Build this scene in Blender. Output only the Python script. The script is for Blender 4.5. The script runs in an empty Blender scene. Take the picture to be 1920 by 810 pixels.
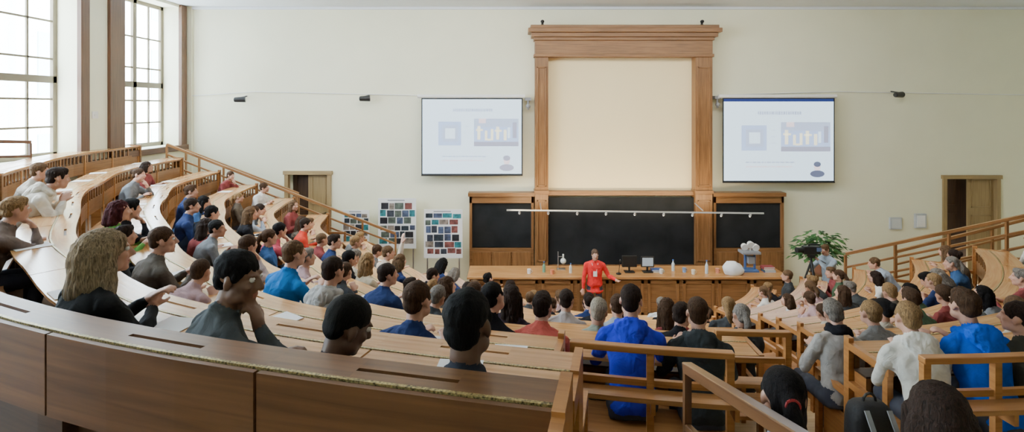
import bpy, bmesh, math, random, time
import numpy as np
from mathutils import Vector, Matrix, noise
random.seed(7)
SC = bpy.context.scene
COL = SC.collection
F = 1000.0; EYE = 4.8; HOR = 200.0
def W(px, py, d):
    return Vector(((px-960)*d/F, d, EYE-(py-HOR)*d/F))
# ------------------------------------------------------------------ materials
MATS = {}
def newmat(name):
    m = bpy.data.materials.new(name); m.use_nodes = True
    nt = m.node_tree; b = nt.nodes['Principled BSDF']
    return m, nt, b
def L(nt, a, b): nt.links.new(a, b)
def plain(name, col, rough=.6, metal=0., var=.06, vs=4., spec=.5, bump=0., bs=40.):
    if name in MATS: return MATS[name]
    m, nt, b = newmat(name)
    tc = nt.nodes.new('ShaderNodeTexCoord')
    n = nt.nodes.new('ShaderNodeTexNoise'); n.inputs['Scale'].default_value = vs; n.inputs['Detail'].default_value = 4
    L(nt, tc.outputs['Object'], n.inputs['Vector'])
    r = nt.nodes.new('ShaderNodeValToRGB')
    r.color_ramp.elements[0].position = .3; r.color_ramp.elements[1].position = .7
    r.color_ramp.elements[0].color = [max(0, c*(1-var)) for c in col]+[1]
    r.color_ramp.elements[1].color = [min(1, c*(1+var)) for c in col]+[1]
    L(nt, n.outputs['Fac'], r.inputs['Fac']); L(nt, r.outputs['Color'], b.inputs['Base Color'])
    b.inputs['Roughness'].default_value = rough; b.inputs['Metallic'].default_value = metal
    b.inputs['Specular IOR Level'].default_value = spec
    if bump:
        n2 = nt.nodes.new('ShaderNodeTexNoise'); n2.inputs['Scale'].default_value = bs
        L(nt, tc.outputs['Object'], n2.inputs['Vector'])
        bp = nt.nodes.new('ShaderNodeBump'); bp.inputs['Strength'].default_value = bump; bp.inputs['Distance'].default_value = .01
        L(nt, n2.outputs['Fac'], bp.inputs['Height']); L(nt, bp.outputs['Normal'], b.inputs['Normal'])
    MATS[name] = m; return m
def wood(name, dark, light, rough=.35, su=1.6, sv=34.):
    if name in MATS: return MATS[name]
    m, nt, b = newmat(name)
    tc = nt.nodes.new('ShaderNodeTexCoord'); mp = nt.nodes.new('ShaderNodeMapping')
    mp.inputs['Scale'].default_value = (su, sv, 1)
    L(nt, tc.outputs['UV'], mp.inputs['Vector'])
    n = nt.nodes.new('ShaderNodeTexNoise'); n.inputs['Scale'].default_value = 1.; n.inputs['Detail'].default_value = 6; n.inputs['Distortion'].default_value = .6
    L(nt, mp.outputs['Vector'], n.inputs['Vector'])
    r = nt.nodes.new('ShaderNodeValToRGB')
    r.color_ramp.elements[0].position = .3; r.color_ramp.elements[1].position = .72
    r.color_ramp.elements[0].color = list(dark)+[1]; r.color_ramp.elements[1].color = list(light)+[1]
    L(nt, n.outputs['Fac'], r.inputs['Fac'])
    n2 = nt.nodes.new('ShaderNodeTexNoise'); n2.inputs['Scale'].default_value = .9; n2.inputs['Detail'].default_value = 3
    L(nt, tc.outputs['UV'], n2.inputs['Vector'])
    mx = nt.nodes.new('ShaderNodeMix'); mx.data_type = 'RGBA'; mx.blend_type = 'MULTIPLY'
    mx.inputs['Factor'].default_value = .4
    L(nt, r.outputs['Color'], mx.inputs[6]); L(nt, n2.outputs['Fac'], mx.inputs[7])
    L(nt, mx.outputs[2], b.inputs['Base Color'])
    b.inputs['Roughness'].default_value = rough
    bp = nt.nodes.new('ShaderNodeBump'); bp.inputs['Strength'].default_value = .08; bp.inputs['Distance'].default_value = .004
    L(nt, n.outputs['Fac'], bp.inputs['Height']); L(nt, bp.outputs['Normal'], b.inputs['Normal'])
    MATS[name] = m; return m
def objcol(name, rough, kind):
    if name in MATS: return MATS[name]
    m, nt, b = newmat(name)
    oi = nt.nodes.new('ShaderNodeObjectInfo'); tc = nt.nodes.new('ShaderNodeTexCoord')
    n = nt.nodes.new('ShaderNodeTexNoise')
    b.inputs['Roughness'].default_value = rough
    mp = nt.nodes.new('ShaderNodeMapping'); L(nt, tc.outputs['Object'], mp.inputs['Vector']); L(nt, mp.outputs['Vector'], n.inputs['Vector'])
    bp = nt.nodes.new('ShaderNodeBump'); bp.inputs['Distance'].default_value = .02
    L(nt, n.outputs['Fac'], bp.inputs['Height']); L(nt, bp.outputs['Normal'], b.inputs['Normal'])
    if kind == 'cloth':
        n.inputs['Scale'].default_value = 9; n.inputs['Detail'].default_value = 5; n.inputs['Distortion'].default_value = 1.2
        bp.inputs['Strength'].default_value = .9
        b.inputs['Specular IOR Level'].default_value = .12
        mr = nt.nodes.new('ShaderNodeMapRange'); mr.inputs[3].default_value = .6; mr.inputs[4].default_value = 1.35
        L(nt, n.outputs['Fac'], mr.inputs[0])
        mx = nt.nodes.new('ShaderNodeVectorMath'); mx.operation = 'SCALE'
        L(nt, oi.outputs['Color'], mx.inputs[0]); L(nt, mr.outputs[0], mx.inputs['Scale'])
        L(nt, mx.outputs[0], b.inputs['Base Color'])
    elif kind == 'hair':
        mp.inputs['Scale'].default_value = (130, 90, 14)
        n.inputs['Scale'].default_value = 1; n.inputs['Detail'].default_value = 5; n.inputs['Distortion'].default_value = 1.5
        bp.inputs['Strength'].default_value = 1.; bp.inputs['Distance'].default_value = .008
        b.inputs['Specular IOR Level'].default_value = .15
        mr = nt.nodes.new('ShaderNodeMapRange'); mr.inputs[1].default_value = .3; mr.inputs[2].default_value = .7; mr.inputs[3].default_value = .35; mr.inputs[4].default_value = 1.6
        L(nt, n.outputs['Fac'], mr.inputs[0])
        mx = nt.nodes.new('ShaderNodeVectorMath'); mx.operation = 'SCALE'
        L(nt, oi.outputs['Color'], mx.inputs[0]); L(nt, mr.outputs[0], mx.inputs['Scale'])
        L(nt, mx.outputs[0], b.inputs['Base Color'])
    else:
        n.inputs['Scale'].default_value = 30; bp.inputs['Strength'].default_value = .05
        r = nt.nodes.new('ShaderNodeValToRGB')
        r.color_ramp.elements[0].color = (.030, .015, .009, 1); r.color_ramp.elements[1].color = (.54, .29, .20, 1)
        e = r.color_ramp.elements.new(.5); e.color = (.20, .095, .055, 1)
        L(nt, oi.outputs['Alpha'], r.inputs['Fac']); L(nt, r.outputs['Color'], b.inputs['Base Color'])
    MATS[name] = m; return m
M_WALL = plain('cream_wall_paint', (.86, .85, .65), .85, var=.02, vs=1.2)
M_NICHE = plain('niche_plaster', (.92, .77, .47), .8, var=.015, vs=1.)
M_CEIL = plain('ceiling_paint', (.74, .78, .82), .9, var=.02)
M_WHITE = plain('white_paint', (.8, .8, .78), .6, var=.03)
M_OAK = wood('oak_desk', (.46, .205, .066), (.72, .39, .155), .20)
M_OAKD = wood('shaded_oak_flap', (.125, .052, .019), (.235, .105, .040), .45, 1.2, 26)  # near-bench oak with its shade put into the colour
M_OAKL = wood('shaded_oak_ledge', (.16, .070, .028), (.27, .13, .052), .38, 1.2, 26)  # same oak for the near ledge, darkened to paint its shade
M_OAKP = wood('pale_oak_step', (.58, .38, .17), (.80, .58, .30), .4)
M_TIER = wood('shade_toned_tier_floor', (.17, .082, .032), (.28, .145, .06), .5)  # darker tone paints the shade between bench rows into the floor
M_RAIL = wood('orange_oak_rail', (.42, .165, .045), (.62, .29, .09), .32)
M_BACK = wood('honey_oak_back', (.22, .092, .028), (.39, .185, .064), .32)
M_TRIM = wood('brown_window_trim', (.085, .035, .018), (.17, .075, .035), .4)
M_FRAME = wood('carved_oak', (.20, .088, .028), (.37, .18, .068), .42)
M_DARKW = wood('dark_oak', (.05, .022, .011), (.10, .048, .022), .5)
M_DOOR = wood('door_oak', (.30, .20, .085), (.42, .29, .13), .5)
M_WINF = plain('window_frame_paint', (.17, .14, .09), .5)
M_BRASS = plain('brass_hinge', (.36, .29, .12), .4, metal=.5, var=.9, vs=120)
M_BLACK = plain('black_plastic', (.015, .015, .016), .4)
M_GREY = plain('grey_plastic', (.25, .26, .28), .45)
M_STEEL = plain('steel', (.55, .56, .58), .3, metal=.9)
M_PAPER = plain('paper', (.85, .85, .84), .8, var=.02)
M_RISER = wood('riser_wood', (.14, .07, .03), (.24, .125, .055), .5)
M_SHIRT = objcol('clothing_fabric', .9, 'cloth')
M_SKIN = objcol('skin', .5, 'skin')
M_HAIR = objcol('hair_strands', .75, 'hair')
M_PANTS = plain('dark_trousers', (.035, .04, .06), .85, var=.3)
M_SHOE = plain('shoe_leather', (.03, .025, .02), .5)
M_LIP = plain('lips', (.32, .115, .085), .5)
def chalk():
    m, nt, b = newmat('chalkboard')
    tc = nt.nodes.new('ShaderNodeTexCoord'); n = nt.nodes.new('ShaderNodeTexNoise')
    n.inputs['Scale'].default_value = 1.3; n.inputs['Detail'].default_value = 3; n.inputs['Distortion'].default_value = .4
    L(nt, tc.outputs['Object'], n.inputs['Vector'])
    r = nt.nodes.new('ShaderNodeValToRGB')
    r.color_ramp.elements[0].position = .3; r.color_ramp.elements[1].position = .9
    r.color_ramp.elements[0].color = (.009, .010, .011, 1); r.color_ramp.elements[1].color = (.030, .032, .034, 1)
    L(nt, n.outputs['Fac'], r.inputs['Fac']); L(nt, r.outputs['Color'], b.inputs['Base Color'])
    b.inputs['Roughness'].default_value = .75; b.inputs['Specular IOR Level'].default_value = .2; return m
M_CHALK = chalk()
def emat(name, col, s):
    if name in MATS: return MATS[name]
    m, nt, b = newmat(name)
    b.inputs['Base Color'].default_value = [c*.3 for c in col]+[1]
    b.inputs['Emission Color'].default_value = list(col)+[1]; b.inputs['Emission Strength'].default_value = s
    b.inputs['Roughness'].default_value = .8
    MATS[name] = m; return m
# ------------------------------------------------------------------ mesh builder
CX, CY = 2.4, 12.3
GK = [(-90, 0), (12, 0), (27, .09), (38, -.10), (51, -.30), (66, -.18), (80, .12), (95, .24)]
def g(f):
    for i in range(len(GK)-1):
        a, b = GK[i], GK[i+1]
        if f <= b[0]:
            t = (f-a[0])/(b[0]-a[0]); t = max(0, t); t = t*t*(3-2*t); return a[1]+(b[1]-a[1])*t
    return GK[-1][1]
def polar(r, fdeg, warp=True):
    a = math.radians(fdeg); r = r+(g(fdeg) if warp else 0); return (CX-r*math.sin(a), CY-r*math.cos(a))
class MB:
    def __init__(s, o=(0, 0, 0)):
        s.o = Vector(o); s.V = []; s.F = []; s.M = []; s.U = []
    def box(s, c, size, R=None, m=0):
        c = Vector(c); h = [x/2 for x in size]; R = R or Matrix.Identity(3)
        b = len(s.V); loc = []
        for x in (-1, 1):
            for y in (-1, 1):
                for z in (-1, 1):
                    l = Vector((x*h[0], y*h[1], z*h[2])); loc.append(l); s.V.append(R@l+c-s.o)
        ax = max(range(3), key=lambda i: size[i]); ou = random.random()*7; ov = random.random()*7
        for f, nax in (((0, 1, 3, 2), 0), ((4, 6, 7, 5), 0), ((0, 4, 5, 1), 1), ((2, 3, 7, 6), 1), ((0, 2, 6, 4), 2), ((1, 5, 7, 3), 2)):
            s.F.append([b+i for i in f]); s.M.append(m)
            o = [i for i in range(3) if i != nax]
            if nax != ax: u = ax; v = [i for i in o if i != ax][0]
            else: u, v = o
            s.U.append([(loc[i][u]+ou, loc[i][v]+ov) for i in f])
    def span(s, a, b, m=0):
        a = Vector(a); b = Vector(b)
        s.box((a+b)/2, [abs(b[i]-a[i]) for i in range(3)], None, m)
    def beam(s, p0, p1, w, h, m=0):
        p0 = Vector(p0); p1 = Vector(p1); d = p1-p0; x = d.normalized()
        up = Vector((0, 0, 1)) if abs(x.z) < .95 else Vector((0, 1, 0))
        y = up.cross(x).normalized(); z = x.cross(y)
        R = Matrix((x, y, z)).transposed()
        s.box((p0+p1)/2, (d.length, w, h), R, m)
    def arc(s, r0, r1, z0, z1, f0, f1, m=0, step=2.0):
        if f0 > f1: f0, f1 = f1, f0
        n = max(1, int(math.ceil((f1-f0)/step))); b = len(s.V)
        rm = (r0+r1)/2
        fs = [f0+(f1-f0)*i/n for i in range(n+1)]
        for f in fs:
            for r, z in ((r0, z0), (r0, z1), (r1, z1), (r1, z0)):
                x, y = polar(r, f); s.V.append(Vector((x, y, z))-s.o)
        off = random.random()*5
        cs = [(0, 0), (0, z1-z0), (r1-r0, z1-z0), (r1-r0, 0)]
        per = [0, z1-z0, z1-z0+r1-r0, 2*(z1-z0)+r1-r0, 2*(z1-z0)+2*(r1-r0)]
        for i in range(n):
            u0 = math.radians(fs[i])*rm+off; u1 = math.radians(fs[i+1])*rm+off
            for j in range(4):
                j2 = (j+1) % 4
                s.F.append([b+i*4+j, b+i*4+j2, b+(i+1)*4+j2, b+(i+1)*4+j]); s.M.append(m)
                s.U.append([(u0, per[j]), (u0, per[j+1]), (u1, per[j+1]), (u1, per[j])])
        s.F.append([b+3, b+2, b+1, b]); s.M.append(m); s.U.append([cs[3], cs[2], cs[1], cs[0]])
        e = b+n*4
        s.F.append([e, e+1, e+2, e+3]); s.M.append(m); s.U.append(cs)
    def cyl(s, p0, p1, r0, r1=None, n=14, m=0):
        r1 = r0 if r1 is None else r1
        p0 = Vector(p0); p1 = Vector(p1); x = (p1-p0).normalized()
        up = Vector((0, 0, 1)) if abs(x.z) < .95 else Vector((0, 1, 0))
        y = up.cross(x).normalized(); z = x.cross(y); b = len(s.V)
        for p, r in ((p0, r0), (p1, r1)):
            for i in range(n):
                a = 2*math.pi*i/n; s.V.append(p+y*r*math.cos(a)+z*r*math.sin(a)-s.o)
        for i in range(n):
            j = (i+1) % n
            s.F.append([b+i, b+j, b+n+j, b+n+i]); s.M.append(m)
            s.U.append([(0, i*.1), (0, j*.1), (1, j*.1), (1, i*.1)])
        s.F.append([b+i for i in range(n)][::-1]); s.M.append(m); s.U.append([(0, 0)]*n)
        s.F.append([b+n+i for i in range(n)]); s.M.append(m); s.U.append([(0, 0)]*n)
    def sph(s, c, r, m=0, n=14):
        if not hasattr(r, '__len__'): r = (r, r, r)
        c = Vector(c); b = len(s.V); k = n//2
        for i in range(k+1):
            t = math.pi*i/k
            for j in range(n):
                a = 2*math.pi*j/n
                s.V.append(c+Vector((r[0]*math.sin(t)*math.cos(a), r[1]*math.sin(t)*math.sin(a), r[2]*math.cos(t)))-s.o)
        for i in range(k):
            for j in range(n):
                j2 = (j+1) % n
                s.F.append([b+i*n+j, b+(i+1)*n+j, b+(i+1)*n+j2, b+i*n+j2]); s.M.append(m); s.U.append([(0, 0)]*4)
    def quad(s, pts, m=0):
        b = len(s.V)
        for p in pts: s.V.append(Vector(p)-s.o)
        s.F.append([b+i for i in range(len(pts))]); s.M.append(m); s.U.append([(p[0], p[1]) for p in pts])
    def obj(s, name, mats, parent=None, smooth=False, bevel=0.):
        me = bpy.data.meshes.new(name); me.from_pydata([tuple(v) for v in s.V], [], s.F)
        uv = me.uv_layers.new(name='UVMap')
        flat = [c for u in s.U for q in u for c in q]
        uv.data.foreach_set('uv', flat)
        if not hasattr(mats, '__len__'): mats = [mats]
        for m in mats: me.materials.append(m)
        me.polygons.foreach_set('material_index', s.M)
        if smooth: me.polygons.foreach_set('use_smooth', [True]*len(s.F))
        bm = bmesh.new(); bm.from_mesh(me); bmesh.ops.recalc_face_normals(bm, faces=bm.faces); bm.to_mesh(me); bm.free()
        me.update()
        o = bpy.data.objects.new(name, me); COL.objects.link(o)
        if parent is None: o.location = s.o
        else:
            o.parent = parent; o.location = s.o-parent.location
        if bevel:
            md = o.modifiers.new('Bevel', 'BEVEL'); md.width = bevel; md.segments = 2; md.limit_method = 'ANGLE'
        return o
# ------------------------------------------------------------------ people (meshes are grown first)
def tmpl(n=14, m=4):
    rows = [(-90+90*i/m, 0) for i in range(1, m+1)]+[(90*i/m, 1) for i in range(0, m)]
    V = [(0, 0, -1)]; S = [0]
    for a, s in rows:
        a = math.radians(a)
        for j in range(n):
            t = 2*math.pi*j/n; V.append((math.cos(a)*math.cos(t), math.cos(a)*math.sin(t), math.sin(a))); S.append(s)
    V.append((0, 0, 1)); S.append(1); Fc = []
    for j in range(n): Fc.append((0, 1+(j+1) % n, 1+j))
    for i in range(len(rows)-1):
        for j in range(n):
            a = 1+i*n+j; c = 1+i*n+(j+1) % n; Fc.append((a, c, c+n, a+n))
    e = len(V)-1; o = 1+(len(rows)-1)*n
    for j in range(n): Fc.append((o+j, o+(j+1) % n, e))
    return np.array(V), np.array(S), Fc
TV, TS, TF = tmpl()
def nrm(v): v = np.array(v, float); return v/(np.linalg.norm(v)+1e-9)
class Fig:
    def __init__(s): s.V = []; s.F = []; s.n = 0; s.P = []
    def add(s, V, Fc):
        s.V.append(V); s.F += [[i+s.n for i in f] for f in Fc]; s.n += len(V)
    def cone(s, p0, r0, p1, r1, lab=0):
        p0 = np.array(p0, float); p1 = np.array(p1, float); z = nrm(p1-p0)
        x = nrm(np.cross([0, 1, .01] if abs(z[1]) < .9 else [1, 0, 0], z)); y = np.cross(z, x)
        D = TV@np.stack([x, y, z]); rr = np.where(TS == 1, r1, r0)[:, None]; cc = np.where(TS[:, None] == 1, p1, p0)
        s.add(cc+D*rr, TF); s.P.append(('c', p0, r0, p1, r1, lab))
    def ell(s, c, r, M=None, lab=0):
        M = np.eye(3) if M is None else np.array(M)[:3, :3]; c = np.array(c, float); r = np.array(r, float)
        s.add(c+(TV*r)@M.T, TF); s.P.append(('e', c, r, M, lab))
    def loft(s, rings, M4, lab=1, n=20, labs=None):
        M4 = np.array(M4); V = []
        for (cy, cz, rx, ry) in rings:
            for j in range(n):
                t = 2*math.pi*j/n; c, sn = math.cos(t), math.sin(t)
                V.append((rx*math.copysign(abs(c)**.85, c), cy+ry*math.copysign(abs(sn)**.85, sn), cz, 1))
        V.append((0, rings[0][0], rings[0][1], 1)); V.append((0, rings[-1][0], rings[-1][1], 1))
        Fc = []; k = len(rings)
        for i in range(k-1):
            for j in range(n): Fc.append((i*n+j, i*n+(j+1) % n, (i+1)*n+(j+1) % n, (i+1)*n+j))
        for j in range(n): Fc.append((k*n, (j+1) % n, j)); Fc.append((k*n+1, (k-1)*n+j, (k-1)*n+(j+1) % n))
        s.add((np.array(V)@M4.T)[:, :3], Fc)
        for i, (cy, cz, rx, ry) in enumerate(rings):
            c = (M4@np.array([0, cy, cz, 1]))[:3]; s.P.append(('e', c, np.array([rx, ry, .06]), M4[:3, :3], labs[i] if labs else lab))
    def build(s, name, voxel, mats, sm=3, disp=0., dscale=6., seed=0, strand=.6):
        me = bpy.data.meshes.new(name+'_src'); V = np.concatenate(s.V)
        me.from_pydata(V.tolist(), [], s.F)
        bm = bmesh.new(); bm.from_mesh(me); bmesh.ops.recalc_face_normals(bm, faces=bm.faces); bm.to_mesh(me); bm.free()
        o = bpy.data.objects.new('tmp', me); COL.objects.link(o)
        md = o.modifiers.new('r', 'REMESH'); md.mode = 'VOXEL'; md.voxel_size = voxel
        md = o.modifiers.new('s', 'SMOOTH'); md.factor = .5; md.iterations = sm
        dg = bpy.context.evaluated_depsgraph_get(); ev = o.evaluated_get(dg)
        m2 = bpy.data.meshes.new_from_object(ev); m2.name = name
        bpy.data.objects.remove(o); bpy.data.meshes.remove(me)
        N = len(m2.polygons); C = np.empty(N*3); m2.polygons.foreach_get('center', C); C = C.reshape(-1, 3)
        best = np.full(N, 9e9); lab = np.zeros(N, int)
        for p in s.P:
            if p[0] == 'c':
                _, a, r0, c, r1, lb = p; d = c-a; t = np.clip(((C-a)@d)/(d@d+1e-9), 0, 1); q = np.linalg.norm(C-a-t[:, None]*d, axis=1)-(r0+(r1-r0)*t)
            else:
                _, c, r, M, lb = p; l = (C-c)@M; k0 = np.linalg.norm(l/r, axis=1); k1 = np.linalg.norm(l/r**2, axis=1)+1e-9; q = k0*(k0-1)/k1
            u = q < best; best[u] = q[u]; lab[u] = lb
        for m in mats: m2.materials.append(m)
        m2.polygons.foreach_set('material_index', lab.astype(np.int32)); m2.polygons.foreach_set('use_smooth', np.ones(N, bool))
        if disp:
            for v in m2.vertices:
                q = v.co*dscale+Vector((seed*3.1, 0, 0)); q2 = Vector((v.co.x*100, v.co.y*75, v.co.z*16))
                v.co = v.co+v.normal*disp*(noise.noise(q)+.5*noise.noise(q*2.3)+strand*noise.noise(q2))
        m2.update(); return m2
def ik(S, Wp, l1, l2, pole):
    S = np.array(S, float); Wp = np.array(Wp, float); d = Wp-S; Ld = np.linalg.norm(d); dr = d/Ld; Lc = min(Ld, l1+l2-.003)
    a = (l1*l1-l2*l2+Lc*Lc)/(2*Lc); h = math.sqrt(max(l1*l1-a*a, 0)); pole = np.array(pole, float); pp = nrm(pole-dr*(pole@dr))
    return S+dr*a+pp*h, S+dr*Lc
def hand(fg, wrist, d, n, side, curl=.5, fr=.0095, lab=0):
    d = nrm(d); n = nrm(np.array(n)-d*(np.array(n)@d)); s_ = np.cross(d, n)*side
    M = np.stack([s_, d, n], axis=1)
    fg.ell(wrist+d*.050, (.042, .052, .018), M, lab); fg.cone(wrist-d*.01, .027, wrist+d*.03, .028, lab)
    for i, (o, ln) in enumerate(((.032, .068), (.011, .078), (-.011, .072), (-.031, .056))):
        c = curl*(1+.12*i); b0 = wrist+d*.088+s_*o; d1 = nrm(d*math.cos(c*.6)+n*math.sin(c*.6)+s_*o*2); d2 = nrm(d*math.cos(c*1.7)+n*math.sin(c*1.7)); d3 = nrm(d*math.cos(c*2.6)+n*math.sin(c*2.6))
        b1 = b0+d1*ln*.48; b2 = b1+d2*ln*.32; b3 = b2+d3*ln*.22
        fg.cone(b0-d*.01, fr*1.1, b1, fr, lab); fg.cone(b1, fr, b2, fr*.92, lab); fg.cone(b2, fr*.92, b3, fr*.8, lab)
    t0 = wrist+d*.028+s_*.03; t1 = t0+nrm(s_*.8+d*.7+n*.25)*.042; t2 = t1+nrm(s_*.25+d*.9+n*.35)*.036
    fg.cone(t0, fr*1.45, t1, fr*1.2, lab); fg.cone(t1, fr*1.15, t2, fr*.9, lab)
def head(fg, Hm, neckp, voxel):
    M = np.array(Hm)
    def P(v): return (M@np.array([v[0], v[1], v[2], 1.]))[:3]
    E = lambda c, r, l=0: fg.ell(P(c), r, M, l)
    E((0, -.01, .03), (.074, .095, .084)); E((0, .03, -.03), (.060, .062, .082)); E((0, .045, -.075), (.046, .045, .040)); E((0, .070, -.098), (.024, .022, .018))
    for s in (-1, 1):
        E((s*.036, .064, -.025), (.022, .022, .020)); E((s*.077, -.005, -.012), (.010, .019, .031)); E((s*.050, .02, -.07), (.02, .04, .03))
        E((s*.028, .083, .027), (.024, .010, .007))
    fg.cone(P((0, .090, .012)), .009, P((0, .112, -.028)), .014, 0); E((0, .102, -.033), (.018, .013, .010))
    E((0, .088, -.060), (.022, .010, .006), 4); E((0, .087, -.070), (.019, .010, .007), 4)
    fg.cone(neckp, .056, P((0, -.015, -.05)), .052, 0)
DEF = dict(sit=True, lean=12, side=0, yaw=0, pitch=0, roll=0, wr=None, wl=None, nr=(0, 0, -1), nl=(0, 0, -1), pr=(.6, -.1, -1), pl=(-.6, -.1, -1), voxel=.0125, broad=.97, curl=.5, coat=False, dr=None, dl=None, seed=0, fr=.0105)
META = {}
def figure(key, **kw):
    p = dict(DEF); p.update(kw); fg = Fig(); hz = .53 if p['sit'] else .93; B = p['broad']
    U = Matrix.Translation((0, 0, hz)) @ Matrix.Rotation(math.radians(p['side']), 4, 'Y') @ Matrix.Rotation(-math.radians(p['lean']), 4, 'X')
    def u(x, y, z): return np.array(U@Vector((x, y, z)))
    rings = [(0, -.08, .155*B, .115), (0, .0, .172*B, .13), (.0, .10, .158*B, .122), (.005, .20, .152*B, .115), (.0, .32, .170*B, .128), (-.004, .41, .186*B, .126), (-.004, .47, .165*B, .100), (-.002, .515, .105, .08), (0, .545, .064, .062)]
    labs = [2, 1, 1, 1, 1, 1, 1, 1, 1]
    if p['coat']: rings = [(.0, -.16, .19*B, .15)]+rings; labs = [1, 1]+labs[1:]
    fg.loft(rings, U, labs=labs)
    for s in (-1, 1): fg.cone(u(0, -.01, .522), .056, u(s*.15*B, -.005, .458), .055, 1)
    for i in range(10):
        a = i*.628; a2 = a+.628; fg.cone(u(.062*math.cos(a), .008+.060*math.sin(a), .548+.012*(-math.sin(a))), .014, u(.062*math.cos(a2), .008+.060*math.sin(a2), .548+.012*(-math.sin(a2))), .014, 1)
    piv = U@Vector((0, .02, .60)); Rh = Matrix.Rotation(math.radians(p['yaw']), 4, 'Z')@Matrix.Rotation(-math.radians(p['pitch']), 4, 'X')@Matrix.Rotation(math.radians(p['roll']), 4, 'Y')
    Hm = Matrix.Translation(piv)@Rh@Matrix.Translation((0, .02, .095))
    head(fg, Hm, u(0, 0, .50), p['voxel'])
    targ = {1: p['wr'], -1: p['wl']}; R3 = np.array(Rh)[:3, :3]
    for s in (1, -1):
        S = u(s*.180*B, 0, .44); w = targ[s]; dd = p['dr'] if s == 1 else p['dl']; nn = p['nr'] if s == 1 else p['nl']
        if w is None: w = (s*.12, .42, .85)
        if isinstance(w, str):
            w = Hm@Vector((s*.02, .135, -.20)); dd = R3@np.array([-s*.05, -.38, .85]); nn = R3@np.array([0, -.85, -.4])
        El, Wp = ik(S, w, .285, .255, p['pr'] if s == 1 else p['pl'])
        fg.cone(S, .064, S+(El-S)*.5, .055, 1); fg.cone(S+(El-S)*.5, .055, El, .047, 1); fg.cone(El, .047, El+(Wp-El)*.45, .046, 1); fg.cone(El+(Wp-El)*.45, .046, El+(Wp-El)*.93, .033, 1)
        fg.cone(El+(Wp-El)*.9, .026, Wp, .024, 0)
        hand(fg, Wp, dd if dd is not None else (Wp-El), nn, -s, p['curl'], p['fr'])
    for s in (1, -1):
        if p['sit']:
            h = np.array([s*.09, .0, .535]); k = np.array([s*.13, .41, .525]); a = np.array([s*.13, .37, .10])
        else:
            h = np.array([s*.09, 0, .90]); k = np.array([s*.10, .015, .49]); a = np.array([s*.11, -.02, .09])
        fg.cone(h, .088, k, .062, 2); fg.cone(k, .06, k+(a-k)*.35, .058, 2); fg.cone(k+(a-k)*.35, .058, a, .045, 2)
        fg.cone(a+[0, -.02, -.045], .040, a+[s*.02, .15, -.055], .033, 3); fg.ell(a+[s*.01, .06, -.065], (.042, .12, .024), None, 3)
    me = fg.build('person_'+key, p['voxel'], [M_SKIN, M_SHIRT, M_PANTS, M_SHOE, M_LIP], 3, 0.)
    idx = set()
    for q in me.polygons:
        if q.material_index in (1, 2): idx.update(q.vertices)
    for i in idx:
        v = me.vertices[i]; q = v.co*9+Vector((p['seed']*3.3, 0, 0)); v.co = v.co+v.normal*(.011*noise.noise(q)+.007*noise.noise(Vector((q.x*2.5, q.y*2.5, q.z*1.2))))
    me.update(); META[key] = (me, Hm.copy(), U.copy(), p)
HAIR = {}
def hairmesh(st):
    if st in HAIR: return HAIR[st]
    fg = Fig(); E = lambda c, r: fg.ell(c, r, None, 0); vox = .0085; dp = .0045; ds = 20; stn = .7
    if st == 'buzz': E((0, -.015, .040), (.0785, .099, .0835)); E((0, -.055, -.01), (.064, .045, .055)); dp = .0012
    else:
        E((0, -.016, .043), (.0805, .0985, .081)); E((0, -.058, -.008), (.067, .047, .058))
        for s in (-1, 1): E((s*.066, .015, .020), (.0145, .026, .030))
    if st == 'crop': E((0, .015, .078), (.066, .072, .046)); dp = .007
    if st in ('long', 'bushy', 'bob', 'bignear'):
        k = {'long': 1., 'bushy': 1.3, 'bob': .55, 'bignear': 1.2}[st]; w = 1.45 if st == 'bushy' else 1.
        fg.cone((0, -.055, .0), .080*w, (0, -.085, -.19*k), .075*w); fg.cone((-.045, -.06, .0), .052*w, (-.06, -.07, -.20*k), .05*w); fg.cone((.045, -.06, .0), .052*w, (.06, -.07, -.2*k), .05*w)
        for s in (-1, 1): fg.cone((s*.07, -.0, .02), .026*w, (s*.078*w, -.01, -.15*k), .026*w)
        dp = {'bushy': .007, 'bignear': .003}.get(st, .007); ds = 9 if st == 'bushy' else 18; stn = 1.3
        if st == 'bushy': E((0, -.03, .04), (.108, .112, .092))
    if st in ('tail', 'bun'):
        dp = .003; E((0, -.11, .04), (.03, .03, .03))
        if st == 'tail': fg.cone((0, -.115, .03), .032, (0, -.155, -.05), .036); fg.cone((0, -.155, -.05), .036, (0, -.13, -.19), .014)
        else: E((0, -.115, .06), (.045, .04, .045))
    me = fg.build('hair_'+st, vox, [M_HAIR], 2, dp, ds, seed=len(HAIR), strand=stn); HAIR[st] = me; return me
def hoodmesh():
    if 'hood' in HAIR: return HAIR['hood']
    fg = Fig()
    fg.ell((0, -.085, .50), (.125, .065, .085)); fg.ell((0, -.11, .44), (.09, .045, .09))
    for i in range(8):
        a = math.radians(-30+i*30); a2 = a+math.radians(30)
        fg.cone((.095*math.cos(a), .0-.075*math.sin(a), .535), .032, (.095*math.cos(a2), -.075*math.sin(a2), .535), .032)
    me = fg.build('hood_mesh', .01, [M_SHIRT], 3, .010, 14); HAIR['hood'] = me; return me
def scarfmesh():
    if 'scarf' in HAIR: return HAIR['scarf']
    fg = Fig()
    for zz, rr in ((.535, .088), (.565, .078)):
        for i in range(12):
            a = i*.5236; a2 = a+.5236; fg.cone((rr*math.cos(a), rr*.9*math.sin(a), zz+.01*math.sin(3*a)), .03, (rr*math.cos(a2), rr*.9*math.sin(a2), zz+.01*math.sin(3*a2)), .03)
    me = fg.build('scarf_mesh', .01, [M_SHIRT], 2, .006, 18); HAIR['scarf'] = me; return me
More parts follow.
